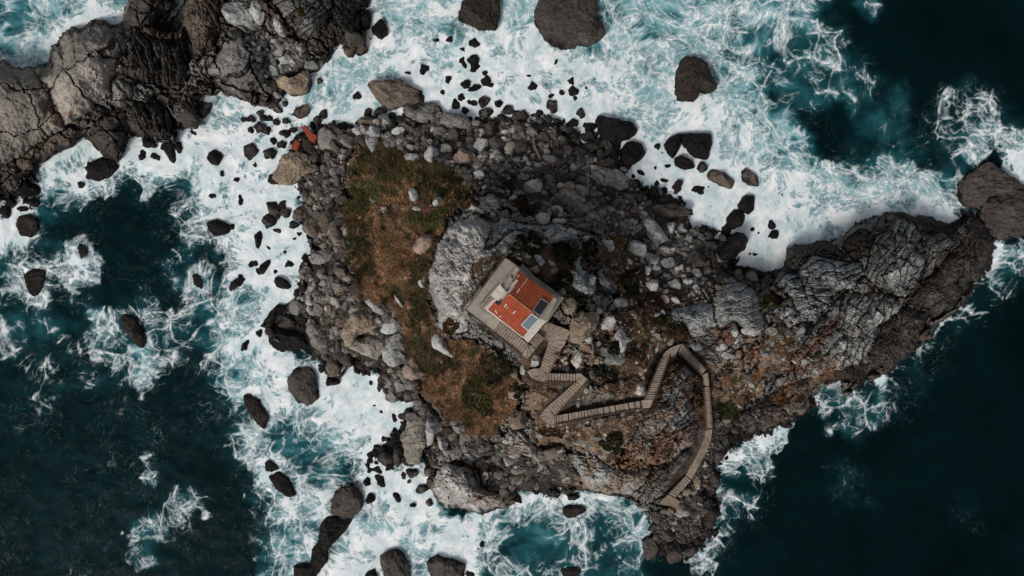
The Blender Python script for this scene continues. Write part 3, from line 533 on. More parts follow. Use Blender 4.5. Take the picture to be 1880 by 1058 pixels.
# ------------------------------------------------------------------ boulders: (tile, shape, kind, height m, label or None)
# shape: polygon list, or (x, y, a, b, rot) ellipse, in tile units
B = [
 (7,[(485,800),(500,720),(560,690),(650,685),(650,740),(600,820),(545,860),(490,855)],'tan',3.2,'big tan lichen covered boulder beside the terrace corner'),
 (7,[(700,825),(760,755),(815,840),(780,910),(735,905)],'pale',2.6,'pale jagged rock fin above the dark round bush'),
 (3,[(285,60),(320,-40),(640,-40),(660,90),(690,150),(690,180),(640,210),(600,240),(550,225),(450,240),(400,220),(340,150)],'dark',5,'huge rounded dark brown boulder at the top edge standing in turquoise surf'),
 (2,[(1195,-30),(1411,-30),(1405,80),(1395,150),(1300,150),(1220,110),(1180,80)],'seadark',4.5,'flat layered black boulder at the top edge left of the huge rounded one'),
 (3,[(1060,500),(1070,360),(1110,285),(1170,300),(1230,330),(1260,400),(1300,460),(1260,490),(1200,485),(1195,520),(1160,545),(1080,535)],'seadark',4.5,'lone black cone shaped boulder in lacy foam right of centre top'),
 (3,[(628,630),(650,612),(700,635),(820,650),(860,690),(855,715),(815,750),(730,765),(650,740),(635,690)],'wet',3,'long black wet boulder lying on the north shoreline'),
 (3,[(765,820),(780,780),(820,755),(880,770),(910,820),(880,860),(830,890),(810,925),(785,890)],'wet',3,'black pointed boulder just below the long black shoreline boulder'),
 (3,[(1000,775),(1030,735),(1100,710),(1090,800),(1050,860),(1015,825)],'wet',2.6,'black boulder leaning against the left side of the squared black block'),
 (3,[(1090,712),(1265,712),(1262,800),(1240,860),(1160,840),(1100,780)],'wet',3.2,'squared black block standing in white foam off the north shore'),
 (3,[(1060,850),(1100,838),(1160,870),(1170,905),(1110,918),(1060,895)],'wet',2.2,'black oval boulder just under the squared black block'),
 (3,(1205,900,32,40,0),'dark',2,'dark brown egg shaped boulder right of the black oval one'),
 (3,[(1230,935),(1255,908),(1330,930),(1385,980),(1370,1020),(1300,1000),(1240,965)],'brown',2,'brown log shaped boulder lying slanted in the white foam'),
 (4,[(103,790),(130,775),(185,820),(190,865),(150,860),(115,835)],'brown',1.8,'small brown slanted boulder right of the brown log shaped boulder'),
 (4,[(90,945),(130,897),(172,900),(170,970),(140,995),(95,970)],'wet',2.4,'black blocky boulder in the white cove north of the ridge'),
 (4,(80,1015,52,42,-20),'wet',2.4,'black boulder below the blocky one in the white cove'),
 (8,[(0,520),(50,440),(110,412),(145,450),(125,500),(60,540),(0,575),(-30,560)],'wet',3,'big black slanted boulder closing the white cove on its left'),
 (8,(258,430,30,28,10),'wet',1.4,'small black boulder alone in the white cove beside the ridge'),
 (8,(245,385,20,24,20),'wet',1.0,'smallest black knob touching the lone boulder of the white cove'),
 (8,[(1125,210),(1160,150),(1250,87),(1340,130),(1420,185),(1380,235),(1280,245),(1210,315),(1140,290)],'dark',4.5,'upper smooth dark brown boulder at the tip of the ridge'),
 (8,[(1205,340),(1275,240),(1411,185),(1520,260),(1500,420),(1411,445),(1340,455),(1270,430),(1240,375)],'dark',4,'lower smooth dark brown boulder running off the right edge'),
 (2,[(685,450),(720,430),(860,430),(900,460),(970,480),(985,510),(975,550),(870,575),(800,585),(740,540),(700,490)],'brown',3.4,'largest grey brown boulder at the waterline above the grassy slope'),
 (2,[(870,580),(950,550),(1060,545),(1085,590),(1080,640),(1000,665),(940,650),(880,620)],'mgrey',2.8,'grey wedge boulder just right of the largest shoreline boulder'),
 (2,[(1070,640),(1100,605),(1220,610),(1250,650),(1250,690),(1140,690),(1075,670)],'mgrey',2.4,'smooth grey loaf shaped boulder third from left on the north beach edge'),
 (2,[(165,970),(230,830),(300,815),(360,840),(395,920),(330,950),(260,990),(200,985)],'tan',1.6,'flat tan angular slab at the beach edge below the rusty wreckage'),
 (2,[(180,430),(240,400),(270,440),(330,420),(350,370),(370,430),(350,490),(270,505),(200,470)],'tan',2.4,'tan brown boulder at the foot of the cracked headland slab'),
 (2,[(635,110),(660,60),(690,42),(712,80),(700,150),(650,165)],'wet',2.5,'black upright boulder at the top surf beside the wet rock shelf'),
 (2,[(705,140),(760,95),(790,130),(800,180),(760,210),(715,180)],'wet',2.2,'black jagged boulder standing in surf next to the upright one'),
 (2,(605,195,58,46,20),'dark',2.2,'dark domed boulder below the black rock shelf'),
 (2,(588,278,40,28,10),'brown',1.4,'dark brown flat boulder at the surf edge below the domed one'),
 (2,(648,262,36,32,0),'brown',1.4,'dark round boulder at the surf edge right of the flat one'),
 (2,(465,300,34,32,0),'dark',1.3,'dark round rock at the beginning of the foam channel'),
 (2,(380,350,44,28,10),'mgrey',1.5,'grey brown oval rock beside the foam channel'),
 (2,(325,255,25,30,0),'grey',1.5,'pale grey upright block in the headland rubble'),
 (2,(180,385,38,35,5),'grey',1.6,'pale square block in the headland rubble'),
 (2,(205,135,25,55,-30),'pale',1.5,'pale elongated pointed rock in the headland rubble'),
 (1,[(1180,10),(1330,5),(1365,50),(1365,148),(1290,135),(1235,110),(1190,60)],'grey',2.4,'large pale flat block near the top edge of the headland'),
 (1,[(930,560),(1000,540),(1055,630),(1040,680),(990,680),(930,620)],'dark',1.8,'dark smooth wet boulder in the small foam pocket of the headland'),
 (1,[(1045,590),(1075,540),(1140,560),(1120,610),(1085,645)],'dark',1.4,'brown triangular boulder right of the foam pocket'),
 (1,[(445,965),(470,880),(540,840),(600,870),(630,905),(590,950),(520,980)],'wet',2.2,'black rounded boulder at the tip of the pointed dark slab'),
 (1,(1148,853,44,46,0),'wet',1.8,'small black boulder alone in the white foam of the left beach'),
 (1,[(1310,790),(1360,765),(1395,820),(1340,868),(1315,840)],'dark',1.3,'dark diamond shaped slab alone in the foam'),
 (5,[(1110,200),(1170,180),(1245,215),(1230,260),(1160,275),(1115,245)],'wet',1.8,'black jagged rock at the edge of the dark left bay'),
 (5,(1275,525,24,58,40),'wet',1.4,'black slim slanted rock at the left bay foam edge'),
 (5,[(75,215),(90,170),(150,150),(205,190),(205,240),(160,285),(100,280)],'seadark',1.8,'dark brown cracked boulder near the left edge of the photo'),
 (5,[(120,480),(180,450),(250,455),(240,520),(190,600),(150,590),(130,530)],'seadark',1.0,'half drowned brown rock near the left edge'),
 (5,(445,355,48,44,0),'seadark',0.35,'drowned brown rock with foam trailing below it'),
 (5,[(640,710),(670,690),(720,720),(790,830),(765,890),(740,880),(650,770)],'seadark',2,'long dark brown rock inside the isolated foam ring of the left bay'),
 (5,(1068,520,34,48,-20),'seadark',0.3,'drowned brown rock inside the small foam circle'),
 (6,[(120,740),(160,680),(200,640),(250,650),(240,690),(200,720),(150,765)],'wet',2,'black curved boulder at the left beach waterline'),
 (6,[(130,780),(190,765),(260,780),(350,810),(355,870),(290,910),(220,900),(160,850)],'wet',2.6,'largest black wet boulder on the left beach'),
 (6,[(355,780),(400,750),(450,770),(490,840),(480,890),(430,905),(380,870)],'mgrey',2,'grey boulder right of the largest black one on the left beach'),
 (6,(225,532,50,38,10),'wet',1.7,'black angular boulder in white foam off the left beach'),
 (6,(130,440,24,60,40),'wet',1.4,'black slanted narrow rock in the left beach foam'),
 (6,(100,295,22,50,10),'wet',1.4,'black upright narrow rock in the left beach foam'),
 (6,[(110,190),(150,150),(200,180),(190,215),(140,238)],'dark',1.4,'dark slate like slab in the left beach foam'),
 (6,[(135,90),(190,85),(225,150),(205,190),(160,160)],'dark',1.4,'grey upright slab leaning on the dark slate one'),
 (6,(265,420,42,28,15),'wet',1.1,None),
 (6,[(370,400),(400,360),(460,340),(510,365),(500,405),(430,430),(385,425)],'mgrey',1.6,'flat grey oval boulder on the left beach'),
 (6,(350,485,42,50,-20),'mgrey',1.6,'grey craggy boulder below the flat oval one'),
 (6,(300,655,58,56,20),'mgrey',2,'grey faceted boulder above the largest black one'),
 (6,(505,960,42,72,0),'brown',2,'tall brown boulder between foam and the pale boulders'),
 (6,(570,940,34,52,-10),'dark',1.8,'dark boulder tucked under the pale boulder group'),
 (6,[(545,790),(600,700),(680,660),(735,690),(745,760),(700,790),(620,810),(600,880),(560,880)],'tan',3.4,'biggest pale boulder with dark pits at the foot of the grassy slope'),
 (6,[(590,880),(640,830),(700,815),(785,840),(770,900),(740,950),(650,910)],'hl',2.6,'tan grey boulder just below the biggest pale pitted one'),
 (6,[(755,790),(790,730),(860,700),(880,740),(840,790),(790,805)],'grey',2.4,'pale leaf shaped boulder right of the biggest pale one'),
 (6,[(765,900),(790,850),(830,800),(870,800),(880,880),(910,940),(880,970),(820,980),(775,950)],'grey',3,'tall pale grey boulder at the lower right of the pale group'),
 (6,[(670,625),(700,605),(780,685),(770,700),(720,680)],'grey',1.5,'narrow bluish slab above the pale boulder group'),
 (6,(855,620,14,62,-32),'pale',1.2,'thin white rock streak in the brown grass'),
 (6,[(930,340),(950,300),(990,255),(1050,270),(1060,320),(1000,370),(950,370)],'pink',2.4,'pinkish grey boulder at the left foot of the limestone crag'),
 (6,(940,60,35,42,0),'grey',1.8,'rounded grey boulder in the brown grass of the slope'),
 (6,(958,125,38,22,15),'grey',1.2,'low grey rocks just below the rounded grass boulder'),
 (6,(1070,92,26,42,30),'grey',1.8,'grey upright rock in the grass right of the rounded one'),
 (6,(985,535,22,30,-20),'pale',1.4,'small pale rock at the left base of the crag'),
 (6,[(1030,830),(1060,790),(1110,830),(1150,900),(1160,945),(1110,920),(1040,880)],'pale',2.2,'pale grey ragged boulder in the scrub below the crag'),
 (6,[(880,980),(930,930),(990,960),(1000,1020),(930,1060),(880,1030)],'pink',2,'brownish pink rock in the scrub above the lower slope'),
 (10,[(250,-10),(290,-70),(380,-70),(415,-10),(410,90),(360,135),(310,130),(260,60)],'dark',2.6,'big dark grey boulder standing in foam below the left beach'),
 (10,[(10,80),(40,68),(100,110),(155,200),(135,280),(80,230),(20,140)],'seadark',1.5,'long brown wet rock slanting in the lower left foam'),
 (10,[(130,445),(160,430),(215,480),(170,500),(140,490)],'wet',0.9,'small black rock above the black leaf shaped one in the lower swirl'),
 (10,[(150,520),(210,500),(260,530),(300,620),(260,635),(190,590)],'wet',1.2,'black leaf shaped rock with foam spilling over its lower side'),
 (10,[(505,610),(560,590),(620,590),(665,630),(665,690),(600,760),(560,760),(480,730),(490,680)],'dark',3,'big dark split boulder at the head of the lower black reef'),
 (10,[(440,790),(490,735),(560,758),(625,735),(560,830),(480,910),(430,985),(408,940),(420,840)],'wet',2,'long black tail of the reef below the big split boulder'),
 (10,[(285,1085),(290,1005),(340,990),(405,1000),(440,975),(410,1085)],'wet',1.5,'black flat reef end at the bottom edge'),
 (0,[(572,1012),(588,985),(602,990),(598,1030),(584,1056),(562,1058)],'wet',1.4,'narrow black link between the long reef tail and the flat reef end'),
 (10,(705,640,30,34,0),'wet',1.5,'black round rock touching the right side of the split boulder'),
 (10,[(750,955),(850,912),(890,960),(925,1090),(785,1090)],'dark',2.8,'squared dark boulder at the bottom edge'),
 (10,[(1010,990),(1070,955),(1130,970),(1220,1000),(1200,1090),(1040,1090)],'dark',2.4,'wide dark boulder at the bottom edge right of the squared one'),
 (10,[(660,1085),(680,1045),(730,1020),(742,1085)],'wet',1.6,'black triangular rock at the bottom edge'),
 (10,[(875,320),(900,210),(950,180),(1000,180),(1005,360),(970,470),(900,460),(880,400)],'hl',2.8,'large flat brown slab standing at the lower left shore'),
 (10,[(1005,375),(1000,200),(1060,190),(1110,260),(1055,290),(1040,350)],'grey',2.6,'pale grey slab leaning right of the large brown one'),
 (10,[(1065,310),(1110,300),(1130,340),(1110,400),(1075,370)],'grey',2,'small pale upright slab in the lower shore gully'),
 (10,(1190,262,42,36,0),'mgrey',2,'grey brown block at the edge of the orange grass'),
 (10,(1172,400,42,42,0),'mgrey',2,'grey cracked block above the red stained crag'),
 (10,(825,95,44,40,0),'mgrey',1.8,'dark grey block at the shore above the large brown slab'),
 (10,(915,92,38,36,0),'mgrey',1.6,'grey block right of the dark grey shore block'),
 (10,(785,432,46,44,0),'dark',1.6,'dark rock in the middle of the black pebble cluster'),
 (10,(850,405,30,56,0),'dark',1.8,'dark upright rock left of the large brown slab'),
 (10,(850,640,20,36,-30),'wet',1.0,'small black slanted rock in the lower white foam'),
 (10,(935,676,25,13,0),'wet',0.7,'small black oval rock in the lower white foam'),
 (10,(985,592,44,28,-20),'brown',1.4,'brown rock at the surf left of the red stained crag'),
 (10,(1025,665,20,30,0),'brown',1.2,'small brown rock at the lower left toe of the stained crag'),
 (11,(512,712,65,36,0),'seadark',1.3,'dark brown rock awash off the lower shore'),
 (11,(490,1045,62,36,0),'seadark',0.9,'drowned dark rock at the bottom edge under the islet'),
 (11,(1025,840,56,42,10),'dark',2.2,'dark rounded boulder beyond the end of the stairs'),
 (11,[(880,870),(940,845),(975,900),(960,970),(900,980)],'dark',2.4,'left dark boulder of the trio at the southern point'),
 (11,(1052,948,50,52,0),'dark',2.2,'middle dark boulder of the trio at the southern point'),
 (11,(1135,925,46,50,20),'dark',2.2,'right brown boulder of the trio at the southern point'),
 (11,(1248,755,46,72,0),'seadark',2.4,'tall dark boulder beside the lower right surf'),
 (11,(1180,548,24,42,0),'tan',1.6,'small tan upright rock right of the lowest steps'),
 (11,(1128,602,32,26,0),'tan',1.2,'tan flat rock right of the stair end platform'),
 (11,(1036,716,26,24,0),'tan',1.0,'brown rock just under the stair end platform'),
 (11,[(150,60),(180,35),(230,50),(245,90),(200,112),(160,100)],'pink',1.6,'pinkish pale rock left of the lowest zigzag'),
 (11,(215,205,44,78,20),'tan',2.6,'tan ribbed boulder beside the black cleft'),
 (11,(868,46,36,40,0),'white',1.8,'white block beside the long straight flight'),
 (7,[(880,200),(910,170),(950,190),(1030,290),(950,340),(900,280)],'grey',2.4,'pale grey square block in the upper right boulder field'),
 (7,[(890,155),(950,110),(1050,95),(1145,130),(1120,165),(1000,178)],'dark',1.8,'long flat dark slab pointing at the white foam'),
 (7,(1165,410,66,80,0),'dark',2,'big flat dark boulder in the right boulder field'),
 (7,(1255,330,42,36,0),'dark',1.6,'dark boulder by the foam at the right end of the boulder field'),
 (7,(850,345,50,62,-20),'grey',2,'grey craggy boulder left of the pale square block'),
 (7,(925,402,46,36,20),'grey',1.6,'grey boulder below the craggy one'),
 (7,(932,540,46,34,10),'grey',1.6,'pale grey boulder at the edge of the dark scrub'),
 (7,(1022,420,48,40,0),'grey',1.6,'grey boulder beside the big flat dark one'),
 (7,(765,636,42,28,0),'grey',1.5,'small smooth grey rock in the scrub above the rib'),
 (7,(335,180,44,36,0),'grey',2,'grey knobbly boulder above the crest band'),
 (7,(490,660,44,62,25),'tan',2.6,'tan lichen covered boulder touching the right side of the terrace'),
 (7,(440,575,24,32,-10),'tan',2,'small tan rock at the right corner of the terrace'),
 (7,(690,745,48,42,-30),'pale',1.8,'pale angular rock between the tan boulder and the rock fin'),
 (7,(532,946,36,40,0),'white',1.4,'white flat rock in the middle of the brown knoll'),
 (7,(475,885,24,14,-20),'white',0.9,'small white oval stone below the big tan boulder'),
 (7,(302,945,28,42,20),'pale',1.4,'pale rock between the terrace wall and the stairs'),
 (7,(190,1008,25,32,0),'tan',1.4,'left small tan rock at the stair bend'),
 (7,(236,1000,20,26,0),'grey',1.2,'small grey rock at the stair bend'),
 (7,[(610,895),(620,850),(700,860),(800,910),(820,960),(760,985),(640,960)],'mgrey',1.0,None),
 (3,[(612,890),(700,900),(800,950),(820,1010),(760,1040),(640,985)],'mgrey',2.2,'large grey striped slab in the middle of the dark beach'),
 (3,(300,1005,56,46,0),'grey',2,'grey boulder at the edge of the upper dark scrub'),
 (3,(545,1030,52,46,0),'mgrey',2,'grey boulder below the large striped slab'),
 (3,(95,850,48,36,10),'mgrey',1.7,'grey boulder near the middle of the north beach'),
 (2,[(1120,890),(1160,830),(1200,800),(1255,830),(1265,870),(1190,890)],'pink',2,'pinkish grey boulder on the north beach above the grass'),
 (2,(1035,840,54,60,10),'grey',2.2,'grey upright boulder on the north beach left of the pinkish one'),
 (2,(915,852,54,34,0),'grey',1.6,'pale grey rock at the upper edge of the grass'),
 (2,(1115,812,44,52,20),'mgrey',1.8,'dark grey boulder between the upright and pinkish ones'),
 (2,(675,655,54,36,0),'brown',1.8,'brown round topped boulder at the left end of the north beach'),
 (2,[(405,730),(440,690),(500,700),(530,745),(500,805),(430,812)],'mgrey',2,'grey craggy boulder right of the rusty wreckage'),
 (2,(325,602,48,48,0),'brown',1.8,'brown boulder standing in the foam channel above the wreckage'),
 (2,(590,765,52,44,0),'mgrey',1.8,'smooth grey boulder at the top left corner of the islet'),
 (2,(345,770,62,56,20),'seadark',0.8,'dark grey rock between the two rusty pieces'),
 (2,[(670,745),(740,735),(755,770),(715,828),(690,800)],'grey',1.7,'pale pointed boulder at the top tip of the grass'),
 (5,(130,25,70,42,0),'wet',1.6,'black wet rock mass at the left foot of the headland'),
 (5,(25,150,30,42,0),'wet',1.4,'black rock at the left edge below the headland'),
]
# smaller stones: (tile, kind, [(x, y, a, b, rot), ...])
SM = [
 (1,'wet',[(1380,890,16,28,0),(1280,970,18,14,0),(1197,940,12,18,0),(1040,715,42,14,20),(800,775,46,34,20),(770,840,20,38,0),(850,848,36,32,0),(910,805,32,72,-25),(960,790,30,34,0),(975,820,30,20,10),(440,1000,24,20,0),(160,960,40,26,-20)]),
 (2,'wet',[(712,207,20,17,0),(1135,217,20,18,0),(1060,217,22,10,0),(1000,380,45,26,0),(910,395,20,8,0),(1260,235,32,26,0),(1205,335,20,36,-20),(1205,270,18,15,0),(1262,330,32,48,0),(1270,365,36,24,-20),(1325,397,15,12,0),(1125,430,18,28,0),(1160,457,27,18,-15),(1218,458,28,26,0),(1265,477,42,18,-15),(1330,440,30,28,0),(1357,460,18,12,0),(1098,500,14,16,0),(1172,492,30,13,5),(1195,530,28,24,20),(1165,565,25,30,0),(1245,557,36,22,10),(1220,600,22,20,0),(632,522,28,20,30)]),
 (2,'brown',[(1320,552,32,28,0),(1325,610,45,25,0),(460,915,28,32,0),(410,907,22,24,0),(1350,690,42,34,0),(300,370,32,26,0),(178,560,25,30,0),(435,440,18,16,0),(210,595,30,22,20)]),
 (2,'dark',[(60,640,28,22,0),(100,690,26,20,20),(150,705,30,22,0),(112,615,20,18,0),(200,660,26,20,30),(60,705,18,16,0),(230,780,28,22,0),(182,762,24,18,0),(255,655,22,18,0),(290,705,22,18,0),(160,640,20,16,0),(20,650,16,14,0),(245,560,22,18,0),(130,560,20,16,0)]),
 (2,'dark',[(420,645,26,26,0),(457,620,22,30,0),(165,830,46,34,-30),(400,850,36,26,-30),(110,690,34,28,0),(250,720,30,22,0),(130,640,26,20,0)]),
 (2,'grey',[(250,320,35,34,0),(110,235,30,25,0),(160,245,32,16,-10),(205,282,30,20,0),(80,285,34,40,20),(100,60,36,60,0),(860,715,34,28,0),(720,715,42,36,0),(770,650,40,35,0),(640,715,36,28,0),(800,735,32,28,0),(868,765,24,22,0),(1300,790,42,40,0),(1380,850,40,34,0),(1295,950,28,46,0),(985,980,22,20,0),(1020,1000,20,12,0),(1215,1000,26,20,0)]),
 (3,'wet',[(412,342,23,20,0),(285,470,28,22,-20),(265,410,14,8,0),(350,418,10,6,0),(495,440,20,22,0),(505,490,28,32,0),(515,530,14,18,0),(443,500,16,20,0),(577,475,10,8,0),(383,520,24,18,0),(25,550,28,26,0),(105,560,30,24,0),(35,395,15,12,0),(35,440,38,26,0),(505,665,38,28,0),(585,692,44,34,20),(960,795,22,18,0),(985,825,10,6,0),(950,908,14,13,0),(1012,897,20,11,0),(870,930,26,12,30),(828,955,16,18,0),(858,998,25,20,20),(958,993,18,15,0),(1005,978,30,16,10),(900,1012,16,12,0),(940,1035,36,24,0),(995,1030,22,22,0),(1170,1020,42,18,-10),(1195,1040,20,16,20),(1237,1008,7,6,0),(720,850,40,45,0),(735,800,30,30,0)]),
 (3,'dark',[(395,575,30,44,0),(1067,1010,30,38,0),(322,607,24,18,0),(545,612,28,26,20),(30,610,40,24,0),(215,805,56,34,10),(95,780,62,44,10),(50,690,40,32,0),(230,630,52,32,0),(160,600,36,30,0),(350,740,46,28,0),(430,822,46,22,0),(470,700,45,28,0),(560,880,30,26,0),(520,760,34,24,0),(610,790,40,28,0),(650,840,34,30,0),(520,830,34,24,0),(440,880,30,22,0),(690,880,36,24,0),(600,860,26,20,0),(500,960,40,24,0),(420,960,34,26,0)]),
 (3,'mgrey',[(335,660,30,22,0),(145,905,36,28,0),(200,865,32,24,0),(240,960,36,24,0),(380,1000,26,22,0),(20,840,20,24,0)]),
 (5,'wet',[(1302,78,18,30,0),(1390,300,18,48,-10),(1365,425,28,20,0),(1400,460,22,30,20),(1400,800,20,24,0),(1320,865,14,34,35),(145,82,30,22,0),(120,130,36,14,0),(60,95,30,34,0),(1150,60,20,18,0),(1255,225,20,16,0),(190,97,28,26,0)]),
 (6,'wet',[(160,342,24,15,35),(245,363,14,10,0),(70,425,26,20,10),(195,468,18,30,30),(8,505,18,30,0),(315,588,28,24,0),(338,540,24,36,-20),(105,800,20,18,0),(30,870,20,25,0),(405,985,14,24,0)]),
 (6,'dark',[(230,110,26,28,0),(250,155,34,30,0),(290,215,30,24,0),(205,245,32,13,20),(320,265,15,11,0),(295,290,10,8,0),(260,745,46,34,0),(215,715,30,30,0),(355,395,20,20,0),(530,872,18,36,0),(640,1000,24,20,0)]),
 (6,'mgrey',[(445,475,24,36,20),(530,535,28,34,0),(435,670,32,42,0),(570,650,20,34,20),(420,590,26,30,0),(480,600,20,30,20),(540,440,30,24,0),(510,690,24,24,0),(470,560,22,24,0),(500,810,20,26,0),(700,960,30,20,0),(820,1000,24,16,0)]),
 (6,'brown',[(330,165,38,42,0),(395,215,50,60,0),(360,65,22,24,0),(500,725,30,24,0),(640,600,30,26,0),(470,200,36,60,10),(520,270,34,40,20)]),
 (6,'grey',[(380,622,22,32,-20),(780,135,20,20,0),(820,40,18,8,0),(730,170,9,22,-10),(832,240,9,20,0),(1000,512,12,24,0),(770,390,8,24,0),(950,330,14,22,30)]),
 (7,'grey',[(180,75,26,18,0),(430,195,36,18,0),(905,455,22,30,0),(940,442,36,32,0),(1080,455,24,26,0),(800,460,18,24,0),(1030,235,30,36,0),(1090,245,28,30,0),(580,290,24,16,0),(500,255,34,24,0),(430,160,20,20,0),(125,345,22,20,0),(1170,560,20,24,0),(1060,540,40,30,10),(1130,520,26,22,0),(1210,540,24,20,0),(930,785,18,16,0),(1000,830,14,16,0),(915,870,12,16,0),(960,875,10,36,20),(1300,880,22,18,0),(1340,920,30,20,0),(1180,880,40,22,20),(1140,860,36,18,20),(590,830,24,26,0)]),
 (7,'tan',[(285,345,46,28,10),(250,385,30,20,20),(400,470,34,24,0),(300,455,24,18,0)]),
 (7,'grey',[(325,405,40,26,30),(385,425,26,20,0),(262,462,24,40,-30),(440,380,24,18,0),(600,300,30,20,0),(690,330,40,36,20),(600,520,30,40,20)]),
 (7,'mgrey',[(1105,350,30,22,0),(1050,330,24,20,0),(960,350,22,16,0),(1290,400,30,22,0),(1320,440,30,26,0),(1230,470,24,20,0),(350,95,12,14,0),(560,130,34,30,0),(620,160,26,22,0),(700,130,30,24,0),(780,90,26,22,0),(830,200,24,22,0),(690,190,22,18,0),(440,70,30,34,0),(260,30,36,26,0)]),
 (8,'wet',[(185,422,16,9,-15),(155,408,13,10,0),(30,410,26,30,0),(140,520,16,12,0),(165,522,12,8,0),(60,590,34,20,0),(120,600,40,22,0),(190,620,34,22,0)]),
 (8,'grey',[(290,800,50,28,-20),(340,830,22,22,0),(150,880,40,20,0),(90,910,40,22,-30),(75,880,16,24,0),(20,950,20,16,0),(380,880,24,14,-40),(300,1000,20,12,-40)]),
 (10,'wet',[(690,545,28,26,0),(750,528,28,18,10),(765,556,24,28,0),(705,482,18,24,0),(740,360,15,15,0),(785,353,16,15,0),(710,400,24,22,0),(735,392,20,24,0),(700,437,18,15,0),(745,482,26,30,0),(830,310,24,22,0),(837,268,15,15,0),(808,315,12,15,0),(833,205,14,24,-10),(765,172,10,10,0),(800,178,7,5,0),(725,137,12,9,0),(710,15,10,12,0),(1240,1040,32,24,0),(500,8,36,26,0),(1310,885,14,16,0),(770,375,18,16,0),(800,395,20,16,0),(690,460,14,18,0)]),
 (10,'mgrey',[(885,195,32,18,-15),(885,515,16,28,-15),(915,548,12,14,0),(875,25,40,34,0),(932,20,34,34,0),(755,35,14,30,0),(1220,372,30,28,0),(1130,390,30,24,0),(1310,370,30,24,0),(1160,220,30,24,0),(1090,420,28,22,0),(970,140,30,34,0),(1020,150,30,26,0)]),
 (10,'brown',[(930,500,34,26,20),(1030,490,28,36,0),(1045,560,20,18,0)]),
 (11,'dark',[(150,470,34,30,0),(270,560,40,30,0),(350,530,30,26,0),(430,460,36,22,0),(400,610,38,26,0),(470,600,26,24,0),(290,480,34,22,0),(230,520,30,24,0),(340,590,26,20,0),(510,630,36,24,0),(205,640,30,26,0),(960,750,26,34,0),(1000,780,22,22,0),(1090,860,30,26,0),(1170,640,36,36,0),(1230,600,40,44,0),(1200,700,34,30,0),(1150,720,30,24,0),(1110,790,30,26,0),(1260,540,34,40,0),(1320,330,26,28,0),(1290,400,36,30,0),(1380,270,28,26,0),(1230,470,34,30,0),(1160,810,26,22,0)]),
 (11,'grey',[(895,690,30,18,0),(905,715,24,14,20),(660,410,18,14,0),(140,480,20,16,0),(1050,770,24,16,0),(1215,455,18,24,0),(1095,720,36,22,0),(910,745,16,12,0),(1212,555,12,7,0),(945,965,13,12,0),(150,440,24,30,0)]),
]
def ico(sub):
    bm = bmesh.new(); bmesh.ops.create_icosphere(bm, subdivisions=sub, radius=1)
    V = np.array([v.co[:] for v in bm.verts]); F = np.array([[v.index for v in f.verts] for f in bm.faces]); bm.free()
    return V / np.linalg.norm(V, axis=1)[:, None], F
ICO = {k: ico(k) for k in (2, 3, 4, 5)}
def rock_r(D, rng, k=14, lo=0.72):
    Nn = rng.normal(size=(k, 3)); Nn[:, 2] = np.abs(Nn[:, 2]) * 0.9 + 0.05; Nn /= np.linalg.norm(Nn, axis=1)[:, None]
    d = rng.uniform(lo, 1.0, k); dt = D @ Nn.T
    r = np.where(dt > 0.05, d / np.maximum(dt, 0.05), 9.0); r = np.sort(r, 1)
    return np.minimum(r[:, 0], 1.12)
SEED = [100]
def boulder(name, cx_, cy_, Rf, h, kind, base, sub, label, group=None, big=False, keep=.72):
    SEED[0] += 1; rng = np.random.default_rng(SEED[0]); D, F = ICO[sub]
    r = rock_r(D, rng, 11 if big else 9, 0.52)
    th = np.arctan2(D[:, 1], D[:, 0]); hor = np.hypot(D[:, 0], D[:, 1])
    Rr = Rf(th); mean = float(Rr.mean())
    hr = np.minimum(hor * 1.12, 1.0)            # flatten: pushes walls out so the traced outline is kept
    hr = np.where(hor > 1e-6, hr, 0)
    rr = r / np.maximum(1e-3, 1)
    hx = hr * np.clip(rr, keep, 1.04); zz = D[:, 2] * rr * 1.0
    Pn = np.stack([np.cos(th) * hx * Rr, np.sin(th) * hx * Rr, zz * h], 1)
    q = Pn + rng.uniform(-50, 50, 3)
    f = 1.0 if mean > 1.5 else 2.0
    a = np.radians(rng.uniform(0, 180)); u = q[:, 0] * np.cos(a) + q[:, 1] * np.sin(a); v = -q[:, 0] * np.sin(a) + q[:, 1] * np.cos(a)
    n1 = fbm(u * .55 * f, v * .55 * f, q[:, 2] * .55 * f, 4, 3) - .5
    n2 = fbm(u * .6 * f, v * 2.4 * f, q[:, 2] * 1.5 * f, 4, 8, 0.55, True) - .55
    n3 = fbm(q[:, 0] * 4 * f, q[:, 1] * 4 * f, q[:, 2] * 4 * f, 3, 5) - .5
    am = min(mean, 4.0)
    nd = D * np.array([1, 1, 0.8]); Pn = Pn + nd * (0.26 * am * n1 + 0.20 * am * n2 + 0.07 * am * n3)[:, None]
    zbase = base; Vw = Pn + np.array([0, 0, zbase])
    loc = np.array([cx_, cy_, zbase])
    c = np.array(KC[kind])[None, :] * (0.8 + 0.7 * (n1 + .5) * 0.6 + 0.5 * n2)[:, None] * rng.uniform(0.88, 1.12)
    Vw = Vw + np.array([cx_, cy_, 0])
    wt = np.clip(1 - ss(0.25, 1.1, Vw[:, 2] + n1 * 1.6), 0, 1)[:, None] * 0.9
    c = np.clip(c * (1 - wt) + np.array(KC['wet']) * wt, 0.004, 1)
    o = fast_mesh(name, Vw, F, M['rock'], None, c, False, None, loc=tuple(loc))
    tag(o, label, 'boulder' if mean > 0.9 else 'rock', group); return o
